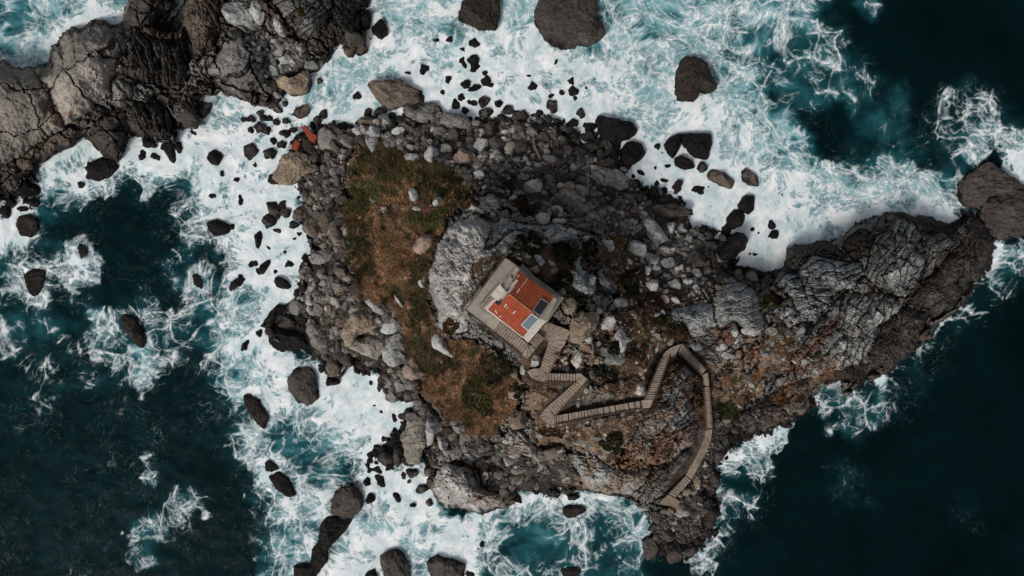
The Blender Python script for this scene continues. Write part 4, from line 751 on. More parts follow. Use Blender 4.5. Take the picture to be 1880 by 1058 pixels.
def poly_R(P):
    P = np.array(P); c = (P.max(0) + P.min(0)) / 2 * .5 + P.mean(0) * .5; Q = P - c; A = np.linspace(-np.pi, np.pi, 97); out = []
    for t in A:
        dx, dy = np.cos(t), np.sin(t); best = 0.05
        for (x0, y0), (x1, y1) in zip(Q, np.roll(Q, -1, 0)):
            ex, ey = x1 - x0, y1 - y0; den = dx * ey - dy * ex
            if abs(den) < 1e-9: continue
            s = (x0 * ey - y0 * ex) / den; u = (x0 * dy - y0 * dx) / den
            if s > 0 and -1e-6 <= u <= 1 + 1e-6: best = max(best, s)
        out.append(best)
    out = np.array(out); o2 = out.copy(); o2[1:-1] = (out[:-2] + 2 * out[1:-1] + out[2:]) / 4
    return c, (lambda th: np.interp(th, A, o2))
FOOT = []                               # footprints (photo px) for foam halos
LM = []                                 # landmarks for the labels of the small stones
for t, shp, kind, h, lab in B:
    s = TILES[t][2]
    if isinstance(shp, tuple):
        x, y, a, b, rot = shp; pts = [(x + a * math.cos(k) * math.cos(R(rot)) - b * math.sin(k) * math.sin(R(rot)), y + a * math.cos(k) * math.sin(R(rot)) + b * math.sin(k) * math.cos(R(rot))) for k in np.linspace(0, 2 * math.pi, 14)[:-1]]
    else: pts = shp
    pp = Z(t, pts); ctr = np.mean(pp, 0); g0 = hz(*ctr); inwater = g0 < 0.1; base = (max(g0, float(np.percentile([hz(*q) for q in pp], 65)), 0.0) - 0.22 * h) if not inwater else -0.1
    zc = base + h * 0.45; W_ = [(float(X(a, zc)), float(Y(b, zc))) for a, b in pp]; c, Rf = poly_R(W_)
    size = max(np.ptp(np.array(W_)[:, 0]), np.ptp(np.array(W_)[:, 1]))
    if lab is None: SM.append((0, kind, [(ctr[0], ctr[1], size * 4, size * 3, 0)])); continue
    boulder('boulder' if size > 2 else 'rock', c[0], c[1], Rf, h * (1.0 if inwater else 1.25) * .8, kind, base, 5 if size > 7 else 4, lab, None, True, .72 if isinstance(shp, tuple) else .93)
    FOOT.append((ctr[0], ctr[1], size * 5, inwater)); LM.append((ctr[0], ctr[1], lab, size))
WORD = {'wet': 'black wet', 'dark': 'dark', 'grey': 'pale grey', 'mgrey': 'grey', 'brown': 'brown', 'blue': 'bluish', 'tan': 'tan'}
GRP = {'wet': 'small wet rocks in the surf', 'dark': 'dark stones of the beaches', 'grey': 'pale grey stones of the islet', 'mgrey': 'grey stones of the beaches', 'brown': 'brown stones of the beaches', 'tan': 'tan stones behind the house'}
REG = {1: 'in the surf under the left headland', 2: 'around the top left foam channel', 3: 'along the north beach and its surf', 5: 'in and beside the left bay', 6: 'on the left beach and the grassy slope',
       7: 'on the rocky ground right of the house', 8: 'around the white cove and near ridge', 10: 'along the lower left shore', 11: 'along the lower shore and southern point', 0: 'on the upper right beach'}
KL = [(1280,138,'the lone cone shaped boulder'),(1045,35,'the huge rounded top boulder'),(882,25,'the layered top boulder'),(1132,235,'the long black shoreline boulder'),(1162,285,'the pointed black shoreline boulder'),(1280,262,'the squared black block'),
 (1325,327,'the brown log shaped boulder'),(1372,376,'the blocky black cove boulder'),(1422,430,'the lone cove boulder'),(725,172,'the largest north shoreline boulder'),(838,222,'the smooth loaf shaped boulder'),(535,308,'the flat tan slab'),(565,245,'the rusty girder'),
 (530,150,'the tan headland boulder'),(500,131,'the pale square headland block'),(390,290,'the lone left foam boulder'),(458,277,'the diamond shaped slab'),(182,310,'the boulder at the slab tip'),(400,417,'the jagged bay rock'),(240,610,'the foam ring rock'),
 (516,521,'the angular foam boulder'),(525,625,'the largest left beach boulder'),(590,471,'the flat oval beach boulder'),(665,605,'the pitted pale boulder'),(552,705,'the boulder below the left beach'),(48,415,'the cracked left edge boulder'),(634,928,'the split reef boulder'),
 (760,810,'the large brown shore slab'),(727,1032,'the squared bottom boulder'),(870,895,'the red stained crag'),(1054,940,'the awash southern rock'),(1229,984,'the boulder past the stairs'),(1304,955,'the tall southern boulder'),(1205,423,'the pale square field block'),
 (1276,480,'the big flat dark boulder'),(1122,325,'the large striped beach slab'),(850,285,'the pinkish beach boulder'),(792,286,'the upright beach boulder'),(758,362,'the rounded grass boulder'),(958,556,'the red roofed house'),(1072,606,'the big tan terrace boulder'),
 (1248,640,'the stair apex'),(985,690,'the stair hairpin'),(1415,560,'the green ridge bush'),(1130,620,'the pale rock fin'),(982,342,'the grey scrub edge boulder'),(1480,640,'the shingled ridge slope')]
BASE = {}
def sm_label(x0, y0, base):
    d = sorted((math.hypot(x0 - a, y0 - b), a, b, n_) for a, b, n_ in KL)[0]; an_ = math.degrees(math.atan2(-(y0 - d[2]), x0 - d[1])) % 360
    dr = ['right of', 'upper right of', 'above', 'upper left of', 'left of', 'lower left of', 'below', 'lower right of'][int((an_ + 22.5) // 45) % 8]
    return (base, dr, d[3]), d[0]
for t, kind, lst in SM:
    for (x, y, a, b, rot) in lst:
        x0, y0 = Z(t, [(x, y)])[0]; s = TILES[t][2]
        base = '%s %s %srock' % ('small' if max(a, b) / s * S > .95 else 'tiny', WORD[kind], 'elongated ' if min(a, b) / max(a, b) < .62 else '')
        if max(a, b) / s * S > 1.35: base = base.replace('small ', 'larger ')
        k_, dd = sm_label(x0, y0, base); BASE.setdefault(k_, []).append((dd, x0, y0))
ORD = ['closest', 'second closest', 'third closest', 'fourth closest', 'fifth closest', 'sixth closest', 'seventh closest', 'eighth closest', 'ninth closest']
LAB = {}
for k_, v_ in BASE.items():
    for i_, (dd, x0, y0) in enumerate(sorted(v_)): LAB[(round(x0, 2), round(y0, 2))] = '%s %s%s %s' % (k_[0], (ORD[min(i_, 8)] + ' ') if len(v_) > 1 else '', k_[1], k_[2])
for t, kind, lst in SM:
    s = TILES[t][2]
    for k, (x, y, a, b, rot) in enumerate(lst):
        x0, y0 = Z(t, [(x, y)])[0]; g0 = hz(x0, y0); base = max(g0, 0.0) - 0.05; A_, B_ = a / s * S, b / s * S; zf = (HC - base) / HC; A_ *= zf; B_ *= zf
        rr = -R(rot)
        Rf = (lambda th, A_=A_, B_=B_, rr=rr: A_ * B_ / np.sqrt((B_ * np.cos(th - rr)) ** 2 + (A_ * np.sin(th - rr)) ** 2) * (1 + 0.10 * np.sin(3 * th + x) + 0.07 * np.sin(5 * th + y)))
        h = min(A_, B_) * (1.0 if kind != 'wet' else 0.8)
        if kind == 'wet' and k % 3 == 0: base -= 0.45 * h
        big = 2 * max(A_, B_) > 2.4
        lab = LAB[(round(x0, 2), round(y0, 2))]
        boulder('rock', float(X(x0, base)), float(Y(y0, base)), Rf, h, kind, base, 4 if big else 3, lab, '%s %s' % (GRP[kind], REG[t]))
        FOOT.append((x0, y0, max(a, b) / s, g0 < 0.1))

# ------------------------------------------------------------------ rubble: uncountable stones merged into one mesh per beach
def rubble(name, polys, n, smin, smax, pal, seed, label, dens=None):
    rng = np.random.default_rng(seed); P = np.concatenate([np.array(p, float) for p in polys]); lo, hi = P.min(0), P.max(0)
    xs_ = rng.uniform(lo[0], hi[0], n * 6); ys_ = rng.uniform(lo[1], hi[1], n * 6)
    ins = np.maximum.reduce([sdf(xs_, ys_, p) for p in polys]) > -2 + 0
    ins &= lookup(Hh, xs_, ys_) > -0.9; ins &= lookup(sd_, xs_, ys_) > 11; ins &= lookup(padd, xs_, ys_) < 0
    if dens is not None: ins &= rng.random(n * 6) < dens(xs_, ys_)
    for (a, b, r_, iw) in FOOT:
        if r_ > 9: ins &= np.hypot(xs_ - a, ys_ - b) > r_ * .78
    xs_, ys_ = xs_[ins][:n], ys_[ins][:n]; n = len(xs_)
    D, F = ICO[2]; T = []
    for k in range(10):
        rg = np.random.default_rng(seed * 31 + k); r = rock_r(D, rg, 8, 0.45); sc = rg.uniform(0.6, 1.2, 3) * np.array([1.15, 0.95, 0.75]); T.append(D * r[:, None] * sc)
    T = np.array(T); ti = rng.integers(0, 10, n)
    sz = smin * (smax / smin) ** (rng.random(n) ** 3.0) * 0.5
    a = rng.uniform(0, 2 * np.pi, n); tl = rng.normal(0, .35, (n, 2)); base = T[ti] * sz[:, None, None]
    ca, sa = np.cos(a)[:, None], np.sin(a)[:, None]
    x = base[..., 0] * ca - base[..., 1] * sa; y = base[..., 0] * sa + base[..., 1] * ca; z = base[..., 2] + x * tl[:, :1] + y * tl[:, 1:]
    zc = np.maximum(lookup(Hh, xs_, ys_), -0.3) + sz * 0.12
    V = np.stack([x + X(xs_, zc)[:, None], y + Y(ys_, zc)[:, None], z + zc[:, None]], -1).reshape(-1, 3)
    FF = (F[None] + (np.arange(n) * len(D))[:, None, None]).reshape(-1, 3)
    pal = np.array([KC[p] for p in pal]); c = pal[rng.integers(0, len(pal), n)] * rng.uniform(0.5, 1.5, (n, 1)) * (0.7 + .6 * lookup(n_lo, xs_, ys_))[:, None]
    wt = (1 - ss(0.7, 1.6, zc + (lookup(n_lo, xs_, ys_) - .5) * 2))[:, None]; c = c * (1 - wt * .85) + np.array(KC['wet']) * wt * .85
    dk = (rng.random((n, 1)) < 0); C = np.repeat(c, len(D), 0)
    o = fast_mesh(name, V, FF, M['rock'], None, C, False); return tag(o, label, 'rubble', None, 'stuff')
bp = ['dark', 'brown', 'mgrey', 'mgrey', 'brown', 'mgrey', 'hl', 'dark']
rubble('beach_rubble', [BEACH], 12500, 0.22, 2.2, bp, 5, 'dark grey loose rubble and pebbles of the beaches around the islet', lambda a, b: .22 + .78 * ss(.44, .54, lookup(n_lo, a, b) * .5 + lookup(n_md, a, b) * .5))
rubble('shore_rubble', [BEACH2], 2600, 0.35, 1.8, ['dark', 'dark', 'brown', 'mgrey', 'dark'], 6, 'dark loose stones of the southern point below the stairs')
rubble('headland_rubble', [BEACH3], 900, 0.4, 1.9, ['mgrey', 'grey', 'dark', 'mgrey'], 8, 'grey loose rubble between the headland slabs')
rubble('hillside_rubble', [BEACH4, GRASS_E, GRASS_M, GRASS_R, [(940,600),(1080,560),(1180,620),(1180,740),(1050,740)]], 1500, 0.3, 1.5, ['grey', 'mgrey', 'tan', 'pink', 'mgrey'], 9, 'scattered grey stones lying on the brown hillside', None)
rubble('slope_stones', [GRASS], 130, 0.3, 1.3, ['grey', 'mgrey', 'tan'], 10, 'few loose grey stones lying in the dry grass of the slope')

# ------------------------------------------------------------------ vegetation
def tufts(name, polys, n, size, pal, seed, label, blades=6, shrink=2, cond=None, bias=None):
    rng = np.random.default_rng(seed); P = np.concatenate([np.array(p, float) for p in polys]); lo, hi = P.min(0), P.max(0)
    x = rng.uniform(lo[0], hi[0], n * 5); y = rng.uniform(lo[1], hi[1], n * 5)
    ins = np.maximum.reduce([sdf(x + (lookup(n_md, x, y) - .5) * 24, y, p) for p in polys]) > shrink
    ins &= (lookup(sd_, x, y) > 11) & (lookup(padd, x, y) < 0) & (lookup(Hh, x, y) > 1)
    if cond is not None: ins &= cond(x, y, rng)
    x, y = x[ins][:n], y[ins][:n]; n = len(x); z = lookup(Hh, x, y) - 0.05; wx, wy = X(x, z), Y(y, z)
    sc = size * rng.uniform(0.5, 1.3, n); m = n * blades; sc = np.repeat(sc, blades)
    a = rng.uniform(0, 2 * np.pi, m) * 0.75 + np.repeat(fbm(x / 40, y / 40, o=2, seed=5) * 9, blades); lean = rng.uniform(0.25, 1.1, m)
    bx = np.repeat(wx, blades) + rng.normal(0, .12, m); by = np.repeat(wy, blades) + rng.normal(0, .12, m); bz_ = np.repeat(z, blades)
    tx = bx + np.cos(a) * sc * np.sin(lean); ty = by + np.sin(a) * sc * np.sin(lean); tz = bz_ + sc * np.cos(lean) + .03
    wd = sc * 0.09; qx, qy = -np.sin(a) * wd, np.cos(a) * wd
    V = np.stack([np.stack([bx - qx, by - qy, bz_], 1), np.stack([bx + qx, by + qy, bz_], 1), np.stack([tx, ty, tz], 1)], 1).reshape(-1, 3)
    F = np.arange(m * 3).reshape(-1, 3); pal = np.array(pal)
    t1 = fbm(x / 45, y / 45, o=4, seed=61); t2 = fbm(x / 11, y / 11, o=3, seed=63); k = np.clip(((t1 - .5) * 2.6 + (t2 - .5) * 1.4 + .5) * len(pal), 0, len(pal) - 1)
    if bias is not None: k = k + bias(x, y)
    k = np.clip(k + rng.normal(0, .45, n), 0, len(pal) - 1).astype(int)
    c = pal[k] * 1.5 * (0.65 + 0.7 * t2[:, None]) * rng.uniform(.75, 1.25, (n, 1)); C = np.repeat(np.repeat(c, blades, 0) * rng.uniform(.8, 1.2, (m, 1)), 3, 0)
    o = fast_mesh(name, V, F, M['grass'], None, C, False); return tag(o, label, 'grass', None, 'stuff')
DRY = [(0.06, 0.048, 0.024), (0.12, 0.072, 0.040), (0.20, 0.115, 0.064), (0.25, 0.165, 0.10), (0.20, 0.093, 0.050), (0.10, 0.078, 0.036), (0.065, 0.065, 0.026)]
tufts('dry_grass', [GRASS], 30000, 0.62, DRY, 1, 'brown dry grass covering the left slope below the crag', bias=lambda x, y: (2.2 - 3.1 * ss(330, 450, y + (lookup(n_lo, x, y) - .5) * 260 + (lookup(n_md, x, y) - .5) * 60)) + np.where((y > 640) & (x > 850), 2.5, 0))
tufts('hillside_grass', [GRASS_E, GRASS_M, GR_CRAG, GRASS_R, GRASS_S, [(960,650),(1010,690),(1190,700),(1190,735),(1000,760)]], 13000, 0.5, [(0.05, 0.042, 0.018), (0.09, 0.055, 0.03), (0.17, 0.085, 0.045), (0.08, 0.052, 0.028), (0.14, 0.095, 0.055)], 2, 'patchy brown grass and low herbs between the rocks of the knoll', cond=lambda x, y, r: lookup(n_md, x, y) + lookup(n_lo, x, y) > 0.95)
tufts('green_cover', [[(650,258),(700,256),(745,285),(800,300),(855,345),(860,372),(800,370),(740,330),(690,330),(650,310)], [(630,380),(670,400),(690,470),(660,520),(640,470)]], 11000, 0.6, [(0.026, 0.030, 0.011), (0.038, 0.042, 0.014), (0.06, 0.05, 0.02), (0.09, 0.052, 0.026)], 3, 'green low scrub along the top and left edge of the grassy slope')
def shrub(name, px, py, rpx, h, pal, label, n=1500, seed=1, ry=None, rot=0, leaf=0.16):
    rng = np.random.default_rng(seed); ry = ry or rpx; z0 = hz(px, py)
    k = S * (HC - z0) / HC; nb = max(5, int(rpx / 2.2))
    ca, sa = math.cos(R(-rot)), math.sin(R(-rot)); cl = []
    for i in range(nb):
        r = math.sqrt(rng.random()) * .82; t = rng.random() * 6.283; u, v = r * math.cos(t) * rpx, r * math.sin(t) * ry
        cl.append((u, v, (0.45 + 0.55 * rng.random()) * (1 - .45 * r * r), rng.uniform(.22, .42), rng.uniform(.7, 1.3)))
    cl = np.array(cl); n = int(n); ci = rng.integers(0, nb, n); D = rng.normal(size=(n, 3)); D /= np.linalg.norm(D, axis=1)[:, None]; rad = rng.random(n) ** .45
    R0 = min(rpx, ry); u = cl[ci, 0] + D[:, 0] * rad * cl[ci, 3] * R0 * 1.25; v = cl[ci, 1] + D[:, 1] * rad * cl[ci, 3] * R0 * 1.25
    qx, qy = px + u * ca - v * sa * -1 * -1, py + u * sa + v * ca
    g0 = lookup(Hh, qx, qy); z = np.clip(g0, z0 - 1.5, z0 + 2.0) + h * cl[ci, 2] * (0.55 + .45 * D[:, 2] * rad) + .05
    wx, wy = X(qx, z), Y(qy, z); s_ = leaf * rng.uniform(.6, 1.5, n)
    A = rng.normal(size=(n, 3)); A /= np.linalg.norm(A, axis=1)[:, None]; Bv = np.cross(A, D + rng.normal(0, .5, (n, 3))); Bv /= np.linalg.norm(Bv, axis=1)[:, None]
    c = np.stack([wx, wy, z], 1); V = np.stack([c - A * s_[:, None], c + Bv * s_[:, None] * .5, c + A * s_[:, None], c - Bv * s_[:, None] * .5], 1).reshape(-1, 3)
    pal = np.array(pal); C = np.repeat(pal[rng.integers(0, len(pal), n)] * cl[ci, 4][:, None] * rng.uniform(.7, 1.3, (n, 1)), 4, 0)
    base = (float(X(px, z0)), float(Y(py, z0)), z0); e = empty(name, base); tag(e, label, 'bush', 'bushes growing on the islet')
    L = fast_mesh('foliage', V, np.arange(n * 4).reshape(-1, 4), M['leaf'], e, C, False, None, loc=base); L.location = (0, 0, 0)
    mb = MB()
    for i in range(min(nb, 7)):
        a, b = cl[i, 0], cl[i, 1]; mb.bar(base, Vector(base) + Vector((a * k * .8, -b * k * .8, h * .6 * cl[i, 2])), 0.035)
    mb.build('stem', M['wood'], e); return e
DG = [(0.010, 0.014, 0.006), (0.016, 0.02, 0.008), (0.024, 0.027, 0.011), (0.03, 0.028, 0.014)]
OG = [(0.05, 0.03, 0.014), (0.07, 0.035, 0.016), (0.035, 0.036, 0.013), (0.09, 0.042, 0.02)]
GG = [(0.035, 0.045, 0.014), (0.05, 0.056, 0.018), (0.03, 0.036, 0.013), (0.06, 0.05, 0.02)]
BR = [(0.035, 0.024, 0.016), (0.05, 0.03, 0.02), (0.03, 0.026, 0.014), (0.07, 0.04, 0.026)]
SH = [(1043,462,30,1.6,DG,'dark thicket on the crest right of the house top corner',2600,20,-10),(968,446,32,1.5,DG,'dark bush at the crest just above the house terrace',2600,22,-20),(960,385,34,1.5,BR,'dark brown scrub between the crest and the north beach',2600,22,10),
 (925,350,26,1.2,DG,'dark green scrub right of the top of the grassy slope',1700,16,30),(905,672,46,1.3,DG,'large dark green bush below the terrace wall',4200,32,35),(885,722,40,1.2,GG,'mid green bush mass on the slope under the terrace bush',3400,36,40),
 (1126,640,21,2.8,DG,'round black green bush under the pale rock fin',1500,18,0),(1112,690,21,1.6,DG,'round dark bush left of the rising stair flight',1400,17,0),(1245,610,21,1.4,OG,'orange brown bush above the stair apex',1700,17,0),(1212,590,14,1.0,BR,'small brown bush left of the orange one',800,11,0),
 (1410,560,17,1.3,GG,'bright green bush between the pale ridge hummocks',1500,24,-20),(1332,758,24,0.9,GG,'yellow green bush right of the stairs near the sea',1800,22,0),(1122,812,28,1.2,DG,'dark bush in the middle of the lower brown slope',2200,18,0),(1160,505,22,1.3,DG,'dark upright thicket in the scrub valley right of the house',2400,44,5),
 (1090,455,20,1.2,DG,'dark scrub on the right end of the crest',1500,16,0),(1190,560,26,1.1,BR,'brown black scrub below the upright thicket',1900,20,0),(1030,515,22,1.2,DG,'dark bush hiding in the hollow right of the roof',1800,15,30),(1060,548,18,1.1,DG,'dark bush between the terrace and the round knob',1300,22,10),
 (720,300,30,0.9,OG,'brown green bush at the top of the grassy slope',2200,18,20),(790,335,34,0.9,GG,'dull green bush in the upper grass',2400,20,10),(680,285,24,0.8,GG,'green bush at the upper left corner of the grass',1600,16,0),(1170,645,22,0.9,BR,'low brown scrub right of the rock fin',1500,16,0),
 (1240,672,9,0.8,GG,'little green bush inside the stair apex',600,16,0),(1280,735,12,1.0,DG,'dark bush in the hollow left of the last straight flight',1300,34,0),(860,372,20,0.7,OG,'reddish brown scrub on the lumpy grey rock',1300,12,0),(1010,792,30,0.7,BR,'low brown scrub under the bend of the stairs',1500,12,-10),
 (555,22,12,0.5,GG,'green moss cushion in the crack of the headland slab',500,7,30),(462,158,9,0.4,GG,'yellow green tuft on the cracked grey slab of the headland',350,6,0),(830,600,18,0.8,OG,'brown scrub at the base of the limestone crag',1100,14,0),(950,715,16,0.9,DG,'dark bush at the stair bend below the terrace',1000,16,0),
 (1440,735,14,0.6,OG,'small brown bush on the dark seaward slope',700,10,0),(1500,650,10,0.5,GG,'tiny green bush on the shingled ridge slope',400,8,0),(760,560,18,0.6,GG,'olive bush in the dry grass above the pale boulders',1100,24,-20),(655,440,12,0.6,GG,'olive bush at the left rim of the grass',900,40,-10)]
for i, (a, b, r, h, pal, lab, n, ry, rot) in enumerate(SH): shrub('bush', a, b, r, h, pal, lab, n * 2.4, 300 + i, ry, rot, 0.19)

# ------------------------------------------------------------------ sea
g = 4.0
wxs = np.concatenate([[-30000, -12000, -4000, -1500, -700], np.arange(-420, -20, 20), np.arange(-20, 1900, g), np.arange(1900, 2300, 20), [2500, 3500, 6000, 14000, 32000]])
wys = np.concatenate([[-30000, -12000, -4000, -1500, -700], np.arange(-420, -20, 20), np.arange(-20, 1080, g), np.arange(1080, 1480, 20), [1700, 3000, 6000, 14000, 32000]])
QX, QY = np.meshgrid(wxs, wys)
dx_ = (fbm(QX / 55, QY / 55, o=4, seed=71) - .5) * 56; dy_ = (fbm(QX / 55, QY / 55, o=4, seed=79) - .5) * 56
FX = QX + dx_ + (fbm(QX / 16, QY / 16, o=3, seed=171) - .5) * 30; FY = QY + dy_ + (fbm(QX / 16, QY / 16, o=3, seed=179) - .5) * 30
FM = np.full(QX.shape, 0.03); TM = np.full(QX.shape, 0.05)
# (foam density, teal, feather px, polygon)
FP = [
 (.13,.16,60,[(-100,400),(480,400),(520,700),(480,1100),(-100,1100)]),
 (.18,.2,50,[(0,480),(130,480),(150,700),(60,760),(0,760)]),
 (.50,.8,25,[(-300,-200),(300,-200),(240,20),(215,60),(110,80),(90,130),(-300,130)]),
 (.66,.8,16,[(60,60),(180,10),(250,0),(235,45),(160,50),(110,85),(85,125),(20,120)]),
 (.92,.8,6,[(300,60),(312,-60),(350,-60),(345,10),(320,50)]),
 (.34,.4,30,[(40,330),(120,340),(250,320),(380,300),(420,420),(330,400),(220,360),(100,420),(60,460)]),
 (.09,.14,30,[(190,345),(350,330),(372,400),(345,470),(300,520),(180,500),(110,420)]),
 (.42,.5,26,[(350,290),(400,330),(370,440),(330,500),(420,560),(390,640),(350,600),(320,480),(340,400)]),
 (.55,.5,16,[(65,300),(165,250),(235,285),(300,255),(345,230),(370,330),(300,330),(190,350),(110,370),(60,350)]),
 (.82,.7,14,[(110,285),(165,258),(200,300),(140,335),(80,345),(70,315)]),
 (.88,.6,10,[(215,300),(240,250),(300,265),(345,235),(360,300),(300,320),(240,310)]),
 (.88,.75,16,[(345,240),(370,180),(410,165),(470,195),(500,255),(540,285),(505,330),(560,345),(545,400),(580,455),(555,500),(550,560),(490,580),(470,560),(430,540),(420,470),(400,400),(370,340)]),
 (.92,.6,12,[(-60,380),(30,380),(60,400),(50,440),(10,470),(-60,480)]),
 (.34,.4,14,[(-20,470),(20,460),(40,560),(10,620),(-20,600)]),
 (.40,.35,12,[(480,190),(560,170),(560,230),(520,260),(480,250)]),
 (.42,.4,18,[(150,590),(190,560),(250,555),(300,590),(350,600),(365,640),(310,670),(280,700),(230,705),(170,680),(140,640)]),
 (.72,.7,9,[(232,640),(262,635),(290,680),(262,712),(236,690)]),
 (.60,.5,9,[(165,580),(215,562),(225,600),(180,625),(155,610)]),
 (.40,.4,12,[(98,470),(150,445),(178,480),(165,540),(125,545),(105,510)]),
 (.62,.5,6,[(130,460),(142,455),(140,530),(160,545),(135,545)]),
 (.62,.5,6,[(155,480),(175,465),(172,510),(155,525)]),
 (.42,.35,14,[(20,500),(60,485),(95,520),(100,570),(60,590),(20,570)]),
 (.55,.4,8,[(322,520),(330,500),(370,495),(378,540),(350,545),(335,540)]),
 (.35,.4,20,[(0,560),(80,570),(90,650),(40,650),(0,640)]),
 (.55,.6,26,[(380,560),(480,560),(520,640),(640,690),(760,740),(700,860),(620,900),(600,960),(560,1100),(480,1100),(470,930),(430,840),(440,740),(390,690)]),
 (.78,.8,18,[(430,560),(485,570),(485,610),(530,645),(590,690),(640,675),(700,705),(752,740),(735,780),(690,815),(675,850),(600,820),(540,780),(470,740),(430,690),(400,620)]),
 (.92,.8,14,[(600,700),(640,680),(705,705),(752,740),(700,800),(640,800),(600,765)]),
 (.34,.6,18,[(490,800),(540,770),(590,790),(590,830),(550,860),(500,850)]),
 (.78,.7,8,[(470,860),(500,860),(520,900),(545,930),(540,955),(515,950),(500,910)]),
 (.78,.75,9,[(590,900),(600,890),(610,920),(590,960),(580,930)]),
 (.70,.7,10,[(530,1000),(560,985),(585,1010),(570,1040),(535,1030)]),
 (.10,.1,20,[(380,850),(460,860),(475,960),(420,1060),(380,1060)]),
 (.76,.8,16,[(620,990),(660,920),(700,870),(790,900),(860,945),(945,920),(960,980),(905,1010),(885,1100),(590,1100)]),
 (.88,.75,12,[(700,850),(780,850),(800,915),(860,948),(780,950),(700,930),(690,880)]),
 (.97,.7,8,[(820,1000),(900,930),(940,925),(930,970),(880,1040),(860,1020)]),
 (.34,.5,24,[(935,915),(1060,890),(1110,900),(1200,940),(1190,1100),(900,1100)]),
 (.62,.6,10,[(950,905),(985,905),(985,950),(950,960)]),
 (.55,.6,12,[(1060,905),(1150,915),(1200,950),(1190,990),(1120,970),(1070,940)]),
 (.50,.45,12,[(225,965),(270,950),(300,965),(290,1040),(250,1045),(228,1000)]),
 (.50,.4,9,[(295,915),(330,905),(345,940),(330,965),(310,950)]), (.45,.4,8,[(335,905),(370,915),(385,935),(350,930)]),(.42,.35,8,[(250,840),(272,840),(270,880),(252,870)]), (.32,.4,10,[(108,710),(140,715),(135,735),(112,730)]),(.28,.4,8,[(160,715),(200,705),(190,725)]),
 (.50,.85,40,[(560,150),(640,60),(680,-200),(1120,-200),(1440,-200),(1500,60),(1565,150),(1510,290),(1600,350),(1740,340),(1740,390),(1640,410),(1560,420),(1440,450),(1440,510),(1340,500),(1270,390),(1140,280),(1090,240),(950,220),(800,200),(680,210),(560,230)]),
 (.70,.95,26,[(560,175),(640,100),(720,50),(700,-60),(850,-60),(990,-60),(1010,70),(1110,70),(1240,130),(1330,170),(1420,220),(1430,290),(1500,350),(1560,410),(1440,460),(1440,510),(1340,500),(1270,390),(1140,280),(1090,240),(950,220),(800,200),(660,230),(570,215)]),
 (.85,.95,18,[(570,190),(700,120),(780,150),(850,130),(960,110),(1080,100),(1180,200),(1290,180),(1330,240),(1400,310),(1440,420),(1440,500),(1340,490),(1270,380),(1160,280),(1080,230),(900,200),(800,200),(680,170),(640,235),(590,215)]),
 (.95,.95,16,[(1160,260),(1300,300),(1400,340),(1500,400),(1440,440),(1435,498),(1345,490),(1380,440),(1270,385),(1180,320)]),
 (.90,.95,14,[(900,60),(990,55),(1040,95),(960,115),(900,100)]),
 (.50,.85,26,[(1120,-60),(1420,-60),(1470,40),(1440,90),(1360,110),(1320,140),(1230,90),(1120,60)]),
 (.36,.55,22,[(1420,60),(1530,60),(1570,150),(1530,260),(1440,200),(1380,140)]),
 (.10,.10,16,[(1480,200),(1530,190),(1590,240),(1620,290),(1520,300),(1490,250)]),
 (.30,.6,10,[(1548,-60),(1600,-60),(1606,40),(1580,25),(1555,5)]),
 (.20,.45,22,[(1580,200),(1650,180),(1690,280),(1640,310),(1580,290)]),
 (.66,.85,20,[(1440,340),(1530,310),(1560,340),(1640,300),(1720,330),(1745,370),(1700,400),(1650,395),(1560,415),(1450,450)]),
 (.88,.85,12,[(1430,440),(1440,340),(1500,330),(1560,360),(1620,380),(1590,405),(1500,445)]),
 (.88,.7,9,[(1680,370),(1720,350),(1772,375),(1745,410),(1700,395)]),
 (.30,.3,20,[(1720,180),(1780,160),(1880,220),(1900,260),(1790,270),(1760,320),(1720,270)]),
 (.62,.65,14,[(1780,250),(1830,235),(1950,250),(1950,330),(1870,320),(1840,290),(1790,290)]),(.95,.8,8,[(1850,285),(1950,270),(1950,330),(1870,322)]),
 (.50,.45,16,[(1815,440),(1950,450),(1950,500),(1850,520),(1800,540)]),(.8,.5,6,[(1818,440),(1835,455),(1830,500),(1812,490)]),
 (.26,.2,18,[(1700,590),(1800,530),(1850,540),(1790,590),(1720,630)]),
 (.32,.35,12,[(1490,760),(1470,730),(1500,705),(1570,700),(1640,720),(1620,760),(1570,810),(1520,790)]),(.9,.6,5,[(1590,665),(1605,668),(1627,700),(1615,720),(1598,705)]),
 (.20,.2,20,[(1640,650),(1720,620),(1720,720),(1640,760)]),
 (.70,.45,10,[(1316,880),(1330,838),(1370,815),(1430,775),(1440,800),(1400,850),(1390,880),(1350,900),(1320,930)]),(.86,.5,6,[(1405,800),(1420,770),(1440,790),(1420,830)]),
 (.42,.3,16,[(1300,900),(1380,870),(1395,940),(1340,980),(1320,1060),(1270,1060)]),(.16,.25,16,[(1530,860),(1600,870),(1600,930),(1550,920)]),(.2,.2,16,[(1750,940),(1800,930),(1790,970)]),
]
for d, t, f, poly in FP:
    s_ = ss(-f * 1.6 - 4, f + 2, sdf(FX, FY, poly)); FM = FM * (1 - s_) + d * s_; TM = TM * (1 - s_) + t * s_
FM = FM + (fbm(FX / 34, FY / 34, o=4, seed=83) - .5) * 0.85 * ss(.08, .35, FM) * (1 - ss(.8, 1, FM))
TM = TM * (0.75 + 0.6 * (fbm(FX / 70, FY / 70, o=3, seed=87)))
